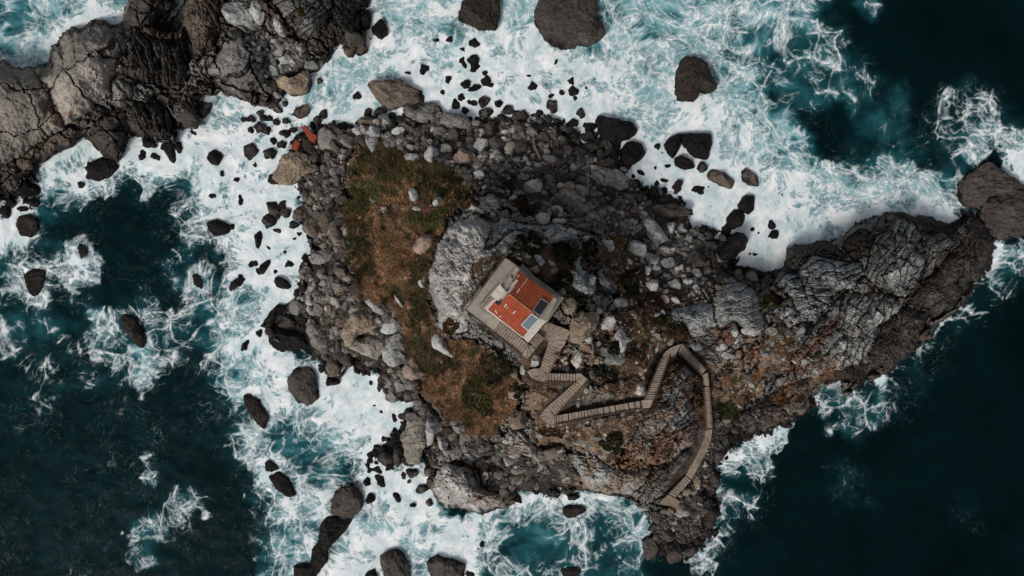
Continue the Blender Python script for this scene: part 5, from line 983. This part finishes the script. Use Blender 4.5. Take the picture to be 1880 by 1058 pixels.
# foam gathers where water meets rock
def gsample(A, px, py): return lookup(A, np.clip(px, xs[0], xs[-1]), np.clip(py, ys[0], ys[-1]))
cs = gsample(coast, QX, QY); FM = FM + 0.22 * ss(-26, -4, cs) * ss(0.05, .3, FM)
for (a, b, r, iw) in FOOT:
    if iw and r > 6:
        m_ = (np.abs(QX - a) < r + 40) & (np.abs(QY - b) < r + 40)
        d_ = np.hypot(QX[m_] - a, QY[m_] - b); FM[m_] = FM[m_] + 0.16 * np.exp(-((d_ - r * 1.05) / 9) ** 2)
bay = gsample(coast, QX, QY)
WZ = (fbm(QX / 60, QY / 60, o=3, seed=91) - .5) * 0.4 + (fbm(QX / 18, QY / 18, o=3, seed=93) - .5) * 0.3
far = (np.abs(QX - 940) > 1400) | (np.abs(QY - 529) > 1000); WZ = np.where(far, 0, WZ)
sid = np.arange(QX.size).reshape(QX.shape)
fast_sea = fast_mesh('sea', np.stack([X(QX, 0).ravel(), Y(QY, 0).ravel(), WZ.ravel()], 1), np.stack([sid[1:, :-1], sid[1:, 1:], sid[:-1, 1:], sid[:-1, :-1]], -1).reshape(-1, 4), M['sea'], None, None, True, {'foam': np.clip(FM, 0, 1.15).ravel(), 'teal': TM.ravel()})
tag(fast_sea, kind='structure')

# ------------------------------------------------------------------ lookout house (drawn in tile 'h', heights above the sea)
def W(t, pts, z):
    q = Z(t, pts); zs = z if isinstance(z, (list, tuple)) else [z] * len(q)
    return [tuple(at(a, b, c)) for (a, b), c in zip(q, zs)]
ZT = 24.0; ZE = 27.0
terr = empty('terrace', at(*Z('h', [(300, 500)])[0], 20)); tag(terr, 'pale concrete terrace with corner pointing left around the red roofed house', 'terrace')
MB().prism(W('h', [(440,65),(575,158),(890,400),(975,440),(800,665),(655,850),(400,655),(330,750),(70,555)], ZT), 18.5).build('platform', M['concrete'], terr)
def edge_wall(t, pts, z, hgt, wd, name, mat, parent):
    mb = MB()
    for a, b in zip(pts[:-1], pts[1:]):
        p, q = W(t, [a, b], z); d = (Vector(q) - Vector(p)).normalized() * wd * .5
        mb.bar(Vector(p) - d + Vector((0, 0, hgt / 2)), Vector(q) + d + Vector((0, 0, hgt / 2)), wd / 2, r2=hgt / 2)
    return mb.build(name, mat, parent)
edge_wall('h', [(560,148),(442,67),(72,554),(328,747)], ZT, 0.14, 0.10, 'curb', M['curb'], terr)
MB().prism(W('h', [(575,160),(600,120),(700,230),(930,395),(985,440),(820,680),(790,672),(948,445),(890,405)], ZT - 1.2), 19).build('foundation', M['concrete'], terr)
house = empty('lookout_house', at(*Z('h', [(580, 500)])[0], ZT)); tag(house, 'small house with red tiled roof and two solar panels at the summit', 'house')
body = MB(); body.prism(W('h', [(575,185),(880,425),(640,835),(255,535)], ZE - .25), ZT - .3); body.build('wall', M['plaster'], house)
# cornice slabs round the roof
body = MB(); body.prism(W('h', [(543,155),(572,178),(500,265),(470,245)], ZE - .02), ZE - .3); body.build('cornice', M['concrete'], house)
MB().prism(W('h', [(760,632),(822,652),(652,856),(603,804),(655,745)], ZE - .02), ZE - .35).build('parapet', M['plaster'], house)
MB().prism(W('h', [(892,432),(922,452),(822,652),(760,632),(848,492)], ZE - .05), ZE - .3).build('side_ledge', M['concrete'], house)
MB().prism(W('h', [(246,532),(340,450),(382,462),(285,548)], ZE - .03), ZE - .3).build('gable_ledge', M['plaster'], house)
MB().prism(W('h', [(495,230),(512,300),(470,350),(440,385),(395,318),(430,290)], ZE + .35), ZE - .3).build('flat_canopy', M['concrete'], house, bevel=.03)
MB().prism(W('h', [(372,335),(395,318),(445,370),(455,388),(378,466),(305,412)], ZE + .62), ZE - .3).build('chimney_block', M['plaster'], house, bevel=.03)
mb = MB()
for a, b in (((375,335),(415,350)), ((395,312),(405,355)), ((388,322),(398,330))): p, q = W('h', [a, b], ZE + .95); mb.bar(p, q, .06)
p = W('h', [(398,335)], ZE + .6)[0]; mb.bar(p, (p[0], p[1], p[2] + .4), .05); mb.build('vent_pipe', M['white'], house)
# tiled roof: local frame u (ridge), v (down slope)
N0 = Vector(W('h', [(570, 185)], ZE)[0]); E0 = Vector(W('h', [(890, 430)], ZE)[0]); S0 = Vector(W('h', [(605, 802)], ZE)[0]); Wc = Vector(W('h', [(282, 547)], ZE)[0])
def rp(a, b, dz=0): return N0.lerp(E0, a).lerp(Wc.lerp(S0, a), b) + Vector((0, 0, dz))
RH = 1.5
def zroof(b): return RH * (1 - abs(b - .5) / .5)
ucut = lambda b: 0.0 if b < .1 else (0.02 if b < .18 else (0.13 if b < .30 else (0.16 if b < .47 else (0.12 if b < .62 else (0.13 if b < .80 else 0.0)))))
def slope(b0, b1, name):
    na, nb_, rows, crs = 160, 48, 20, 12; V = []; G = []; ids = -np.ones((nb_ + 1, na + 1), int)
    for j in range(nb_ + 1):
        b = b0 + (b1 - b0) * j / nb_; down = abs(b - .5) / .5; fr_ = (down * crs) % 1
        for i in range(na + 1):
            a = i / na
            if a < ucut(b) - 1e-6: continue
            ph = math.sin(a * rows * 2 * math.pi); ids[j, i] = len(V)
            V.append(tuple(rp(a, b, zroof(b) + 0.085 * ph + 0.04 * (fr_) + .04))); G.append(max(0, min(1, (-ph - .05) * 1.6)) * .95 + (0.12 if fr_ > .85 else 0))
    F = []
    for j in range(nb_):
        for i in range(na):
            q = (ids[j, i], ids[j, i + 1], ids[j + 1, i + 1], ids[j + 1, i])
            if min(q) >= 0: F.append(q if b0 > .4 else q[::-1])
    F = np.array(F); Vn = np.array(V)
    n_ = np.cross(Vn[F[0][1]] - Vn[F[0][0]], Vn[F[0][2]] - Vn[F[0][0]])
    if n_[2] < 0: F = F[:, ::-1]
    o = fast_mesh(name, Vn, F, M['roof'], house, None, True, {'groove': np.clip(G, 0, 1)}, loc=tuple(N0)); o.location = N0 - house.location; return o
sl1 = slope(0.0, .5, 'roof_slope'); sl2 = slope(.5, 1.0, 'roof_slope')
mb = MB()
for k in range(16):
    a = .16 + (1 - .16) * k / 16; mb.bar(rp(a, .5, RH + .06), rp(a + (1 - .16) / 16 * .93, .5, RH + .09), .10, r2=.06)
mb.build('ridge_cap', M['rust'] if False else mat_plain('weathered_ridge_tile', (0.36, 0.14, 0.085), 0.9, .35, 6, .01, stain=(0.45, 0.3, 0.24)), house)
edge = MB(); edge.bar(rp(-.01, 1.012, .0), rp(1.0, 1.012, .0), .07, r2=.09); edge.build('eave_trim', M['white'], house)
gb = MB()
for a in (0.004, 0.996):
    V_ = [rp(a, 0, -.3), rp(a, 1, -.3), rp(a, 1, 0), rp(a, .5, RH), rp(a, 0, 0)]; W2 = [v + (E0 - N0).normalized() * .08 for v in V_]; b0 = len(gb.v)
    gb.v += [tuple(v) for v in V_ + W2]; gb.f += [(b0, b0 + 1, b0 + 2, b0 + 3, b0 + 4), (b0 + 9, b0 + 8, b0 + 7, b0 + 6, b0 + 5)] + [(b0 + i, b0 + 5 + i, b0 + 5 + (i + 1) % 5, b0 + (i + 1) % 5) for i in range(5)]
gb.build('gable', M['plaster'], house)
def patch(a0, b0, a1, b1, wd=.10):
    mb = MB(); n = 4
    for k in range(n):
        t0, t1 = k / n, (k + .8) / n; aa = a0 + (a1 - a0) * t0; bb = b0 + (b1 - b0) * t0; ac = a0 + (a1 - a0) * t1; bc = b0 + (b1 - b0) * t1
        mb.bar(rp(aa, bb, zroof(bb) + .12), rp(ac, bc, zroof(bc) + .12), wd * random.uniform(.6, 1.1), r2=.035)
    mb.build('mortar_patch', M['white'], house)
for a0, b0, a1, b1, w_ in ((.27,.03,.27,.26,.06),(.27,.28,.27,.38,.13),(.07,.07,.07,.13,.08),(.09,.20,.09,.24,.09),(.25,.68,.25,.76,.11),(.31,.72,.31,.745,.10),(.5,.68,.5,.755,.11),(.155,.905,.155,.94,.12),(.2,.93,.2,.955,.12),(.31,.94,.31,.97,.12)): patch(a0, b0, a1, b1, w_)
def panel(c4, dark, lab):
    P4 = []
    for x, y in c4:                                  # pixel -> roof plane (iterate for the height)
        z = ZE + .8
        for _ in range(4):
            v = Vector(W('h', [(x, y)], z)[0]); fr_ = (v - N0).dot((Wc - N0).normalized()) / (Wc - N0).length; z = ZE + zroof(fr_) + .28
        P4.append(v)
    n_ = (P4[1] - P4[0]).cross(P4[3] - P4[0]).normalized(); n_ = n_ if n_.z > 0 else -n_
    f = MB()
    for i in range(4): f.bar(P4[i], P4[(i + 1) % 4], .05, up=n_, r2=.04)
    f.prism([tuple(v - n_ * .03) for v in P4], lambda p: p[2] - .05)
    fo = f.build('solar_panel', M['alu'], house); tag(fo, lab)
    cm = MB(); nx_, ny_ = 5, 9
    for i in range(nx_):
        for j in range(ny_):
            def pt(a, b): return P4[0].lerp(P4[1], a).lerp(P4[3].lerp(P4[2], a), b) + n_ * .012
            m0, m1 = .05, .95; a0 = m0 + (m1 - m0) * (i + .07) / nx_; a1 = m0 + (m1 - m0) * (i + .93) / nx_; b0 = m0 + (m1 - m0) * (j + .06) / ny_; b1 = m0 + (m1 - m0) * (j + .94) / ny_
            cm.prism([tuple(pt(a0, b0)), tuple(pt(a1, b0)), tuple(pt(a1, b1)), tuple(pt(a0, b1))], lambda p: p[2] - .02)
    co = cm.build('solar_cells', M['cell_dark' if dark else 'cell_blue'], house); Mw = co.location.copy(); co.parent = fo; co.location = Mw - fo.location
panel([(775,442),(845,490),(765,605),(697,555)], True, 'dark solar panel on the upper roof slope')
panel([(685,585),(752,635),(655,745),(588,690)], False, 'pale blue solar panel on the lower roof slope')
wd = MB()
for t_ in (.25, .6):
    p = Vector(W('h', [(255,535)], ZT)[0]).lerp(Vector(W('h', [(575,185)], ZT)[0]), t_); q = Vector(W('h', [(255,535)], ZT)[0]).lerp(Vector(W('h', [(575,185)], ZT)[0]), t_ + .12)
    wd.bar(p + Vector((0, 0, 1.5)), q + Vector((0, 0, 1.5)), .06, r2=.5)
wd.build('window', M['glass'], house)
# railing on the terrace
rail = empty('terrace_railing', at(*Z('h', [(270, 450)])[0], ZT)); tag(rail, 'dark thin metal railing on the terrace left of the house', 'railing')
def railing(pts, z, parent, h=.95, gap=.9):
    top = MB(); low = MB(); post = []
    for a, b in zip(pts[:-1], pts[1:]):
        p, q = [Vector(v) for v in W('h', [a, b], z)]; top.bar(p + Vector((0, 0, h)), q + Vector((0, 0, h)), .028); low.bar(p + Vector((0, 0, h * .5)), q + Vector((0, 0, h * .5)), .018)
        n = max(1, int((q - p).length / gap))
        for k in range(n + 1): post.append(p.lerp(q, k / n))
    top.build('handrail', M['steel'], parent); low.build('rail', M['steel'], parent)
    for c in post: MB().bar(c, c + Vector((0, 0, h)), .022).build('post', M['steel'], parent)
railing([(365,310),(208,498),(222,540),(345,615)], ZT, rail)
rail2 = empty('terrace_railing', at(*Z('h', [(270, 450)])[0], ZT)); tag(rail2, 'small square metal frame standing inside the railing left of the house', 'frame')
railing([(262,428),(300,436),(272,474),(236,462),(262,428)], ZT, rail2, 1.0, .4)

# ------------------------------------------------------------------ stairs
def flight(t, L0, R0, L1, R1, n, z0, z1, label, widths=None, mat='step', curbs=(), name='stair_flight'):
    c = [(L0[0] + R1[0]) / 2, (L0[1] + R1[1]) / 2]; e = empty(name, at(*Z(t, [c])[0], min(z0, z1) - .3)); tag(e, label, 'stairs', 'flights of the concrete stairway to the house')
    cuts = np.linspace(0, 1, n + 1) if widths is None else np.concatenate([[0], np.cumsum(widths)]) / sum(widths)
    for k in range(len(cuts) - 1):
        a, b = cuts[k], cuts[k + 1]; gp = (b - a) * .16; b -= gp; z = z0 + (z1 - z0) * (k + .5) / (len(cuts) - 1); jz = random.uniform(-.02, .02)
        def lp(A_, B_, t_): return (A_[0] + (B_[0] - A_[0]) * t_, A_[1] + (B_[1] - A_[1]) * t_)
        j = [random.uniform(-.7, .7) for _ in range(4)]
        q = [lp(L0, L1, a), lp(L0, L1, b), lp(R0, R1, b), lp(R0, R1, a)]; q = [(x + j[i], y + j[3 - i] * .5) for i, (x, y) in enumerate(q)]
        MB().prism(W(t, q, z + jz), z - .55).build('step', M[mat], e, bevel=.025)
    zz = lambda s_: z0 + (z1 - z0) * s_
    for (A0, A1) in curbs:
        mb = MB(); p, q = W(t, [A0, A1], [z0 + .06, z1 + .06]); mb.bar(Vector(p) - Vector((0, 0, .25)), Vector(q) - Vector((0, 0, .25)), .09, r2=.34); mb.build('side_curb', M['curb'], e)
    # rubble core that carries the treads
    V_ = W(t, [L0, L1, R1, R0], [z0 - .3, z1 - .3, z1 - .3, z0 - .3]); MB().prism(V_, lambda p: p[2] - 2.8).build('core', M['curb'], e); return e
def fan(t, piv, rim, z0, z1, label, zp=None, mat='step'):
    e = empty('stair_winder', at(*Z(t, [piv])[0], min(z0, z1) - .3)); tag(e, label, 'stairs', 'winding turns of the concrete stairway'); n = len(rim) - 1
    for k in range(n):
        z = z0 + (z1 - z0) * (k + .5) / n; a, b = rim[k], rim[k + 1]; b = (b[0] * .94 + a[0] * .06, b[1] * .94 + a[1] * .06)
        m_ = ((a[0] + b[0]) / 2, (a[1] + b[1]) / 2); pv = (piv[0] * .97 + m_[0] * .03, piv[1] * .97 + m_[1] * .03)
        MB().prism(W(t, [pv, a, b], z), z - .6).build('step', M[mat], e)
    MB().prism(W(t, [piv] + list(rim), min(z0, z1) - .25), min(z0, z1) - 3.0).build('core', M['curb'], e); return e
def landing(t, pts, z, label, mat='step', deep=2.6):
    o = MB().prism(W(t, pts, z), z - deep).build('stair_landing', M[mat], None, bevel=.03); tag(o, label, 'landing', 'landings of the concrete stairway'); return o
flight('h', (405,660),(330,750),(655,868),(590,958),12,23.8,22.0,'wide flight running along the lower left side of the red roofed house',curbs=(((326,756),(586,964)),))
fan('h',(655,868),[(590,958),(640,1006),(685,962),(722,912),(700,880)],21.95,21.5,'winder with the sharp bottom corner beside the house',)
landing('h',[(740,760),(803,812),(728,905),(668,852)],22.3,'square brown cement hatch roof beside the lower house corner','ramp',1.5)
fan('h',(818,828),[(745,765),(790,700),(850,668),(905,692),(968,715),(1042,745),(1010,835),(985,880),(945,925)],21.6,20.7,'broad fan shaped winder under the right corner of the house')
flight('s',(322,205),(440,250),(245,455),(312,502),11,20.6,19.3,'narrowing flight going down from the broad winder',curbs=(((444,252),(316,505)),))
fan('s',(300,500),[(245,455),(190,455),(128,480),(170,540),(230,562),(288,568)],19.25,18.8,'winder at the left hairpin below the house')
flight('s',(292,496),(290,566),(550,502),(548,574),10,18.75,17.6,'short horizontal flight between the two small hairpins',curbs=(((288,570),(548,578)),))
landing('s',[(551,500),(592,496),(652,548),(602,606),(549,566)],17.5,'pointed landing at the right end of the short horizontal flight')
flight('s',(549,572),(600,608),(308,782),(368,858),13,17.35,14.9,'flight slanting down to the lower left hairpin',curbs=(((604,612),(374,860)),))
fan('s',(366,860),[(308,784),(268,820),(236,872),(275,910),(322,936),(370,932)],14.8,14.4,'winder at the lower left hairpin',)
flight('s',(368,864),(372,934),(1108,735),(1118,797),0,14.3,12.2,'longest straight flight crossing the knoll with uneven treads',widths=[18,28,30,72,24,18,20,36,30,34,36,32,32,30,68,62,64,24,22,24,66,64,56],curbs=(((372,938),(1118,801)),))
landing('s',[(1112,735),(1150,722),(1222,722),(1192,792),(1120,798)],11.9,'corner landing where the stairs turn up towards the apex')
flight('s',(1150,715),(1224,722),(1292,365),(1358,345),18,11.8,9.4,'long narrow flight rising on the picture from the corner landing to the apex',curbs=(((1146,712),(1288,365)),((1229,724),(1362,347))))
fan('s',(1400,350),[(1290,365),(1318,318),(1350,288),(1385,268),(1425,255),(1465,243)],9.3,8.95,'curved turn of treads at the stair apex')
flight('s',(1467,243),(1440,318),(1672,470),(1640,508),12,8.9,7.4,'flight slanting down right from the stair apex',curbs=(((1471,240),(1676,466)),((1436,321),(1637,512))))
landing('s',[(1640,510),(1690,488),(1700,560),(1700,610),(1664,600),(1660,545)],7.25,'narrow landing between the two eastern flights')
flight('s',(1698,612),(1660,618),(1726,968),(1682,978),18,7.1,5.3,'slim vertical flight beside the dark hollow',curbs=(((1656,620),(1678,980)),((1702,612),(1730,968))))
landing('p',[(440,545),(474,538),(466,605),(428,585)],5.2,'little landing at the top of the smooth ramp')
rp_ = MB(); rp_.prism(W('p', [(428,588),(466,606),(430,690),(352,835),(318,812),(385,690)], [5.1,5.1,4.4,3.2,3.2,4.4]), lambda p: p[2] - 1.5); tag(rp_.build('stair_ramp', M['ramp'], None), 'smooth brown cement ramp without treads curving to the lowest steps', 'ramp')
flight('p',(316,816),(348,842),(215,922),(257,942),9,3.3,2.75,'lowest flight ending at the triangular platform')
landing('p',[(150,978),(213,924),(258,944),(300,975),(275,1008),(215,990)],2.7,'triangular cement platform at the sea end of the stairs','ramp',2.0)

# ------------------------------------------------------------------ washed up things
def rust_piece(pts, z, h, label, name):
    e = empty(name, at(*Z(0, [pts[0]])[0], z)); tag(e, label, 'wreckage')
    top = W(0, pts, z + h); MB().prism(top, z - .2).build('rusted_shell', M['rust'], e, bevel=.12)
    mb = MB(); P_ = [Vector(v) for v in top]
    for k in (0.12, .38, .63, .9): mb.bar(P_[0].lerp(P_[1], k) + Vector((0, 0, .03)), P_[3].lerp(P_[2], k) + Vector((0, 0, .03)), .07, r2=.06)
    mb.build('rib', M['rust'], e); return e
rust_piece([(551,233),(572,260),(581,253),(560,229)], 0.9, 1.0, 'long rusty red box girder piece lying on the beach rocks', 'rusty_girder')
rust_piece([(565,255),(575,263),(582,252),(577,246)], 1.3, 1.0, 'short rusty red plate beside the lower end of the long rusty girder', 'rusty_plate')
rust_piece([(533,272),(545,277),(551,263),(543,256)], 0.9, 0.9, 'rusty red box piece standing above the flat tan slab', 'rusty_box')
for (a, b, w1, lab) in ((551.5,257.5,2.6,'white plastic can beside the rusty red box'),(581,270,1.4,'small white plastic scrap below the rusty plate'),(1290,519,2.2,'white plastic scrap on the rocks above the ridge hummock'),(1168,666,2.0,'tiny white scrap near the brown scrub by the stairs')):
    z = max(hz(a, b), .6) + .35; e = at(a, b, z); r_ = w1 * S
    mb = MB(); mb.prism([(e.x + r_ * math.cos(t_) * 1.2, e.y + r_ * math.sin(t_) * .8, z + .15) for t_ in np.linspace(0, 6.283, 9)[:-1]], z - .3); mb.prism([(e.x + r_ * .3 * math.cos(t_), e.y + r_ * .3 * math.sin(t_), z + .24) for t_ in np.linspace(0, 6.283, 9)[:-1]], z + .1)
    tag(mb.build('plastic_can', M['plastic'], None, bevel=.03), lab, 'litter')
def log(pts, r, label):
    mb = bmesh.new(); z_ = [max(hz(a, b), .6) + .7 for a, b, _ in pts]; P_ = [at(a, b, z) for (a, b, _), z in zip(pts, z_)]; rings = []
    for i, p in enumerate(P_):
        d = (P_[min(i + 1, len(P_) - 1)] - P_[max(i - 1, 0)]).normalized(); a_ = d.cross(Vector((0, 0, 1))).normalized(); c_ = a_.cross(d); rr = r * pts[i][2]
        rings.append([mb.verts.new(p + a_ * math.cos(t_) * rr * random.uniform(.85, 1.15) + c_ * math.sin(t_) * rr) for t_ in np.linspace(0, 6.283, 9)[:-1]])
    for A_, B_ in zip(rings[:-1], rings[1:]):
        for i in range(8): mb.faces.new((A_[i], A_[(i + 1) % 8], B_[(i + 1) % 8], B_[i]))
    mb.faces.new(rings[0]); mb.faces.new(rings[-1][::-1]); bmesh.ops.recalc_face_normals(mb, faces=mb.faces)
    me = bpy.data.meshes.new('driftwood_log'); mb.to_mesh(me); mb.free(); me.materials.append(M['wood']); o = bpy.data.objects.new('driftwood_log', me); link(o); tag(o, label, 'driftwood')
log([(993,294,1.0),(987,281,.9),(981,268,.8),(979,255,.6),(982,242,.4)], .24, 'pale reddish driftwood log lying on the dark north beach')
log([(1290,531,.8),(1296,540,.9),(1302,552,.6)], .14, 'short pale stick on the stones right of the boulder field')
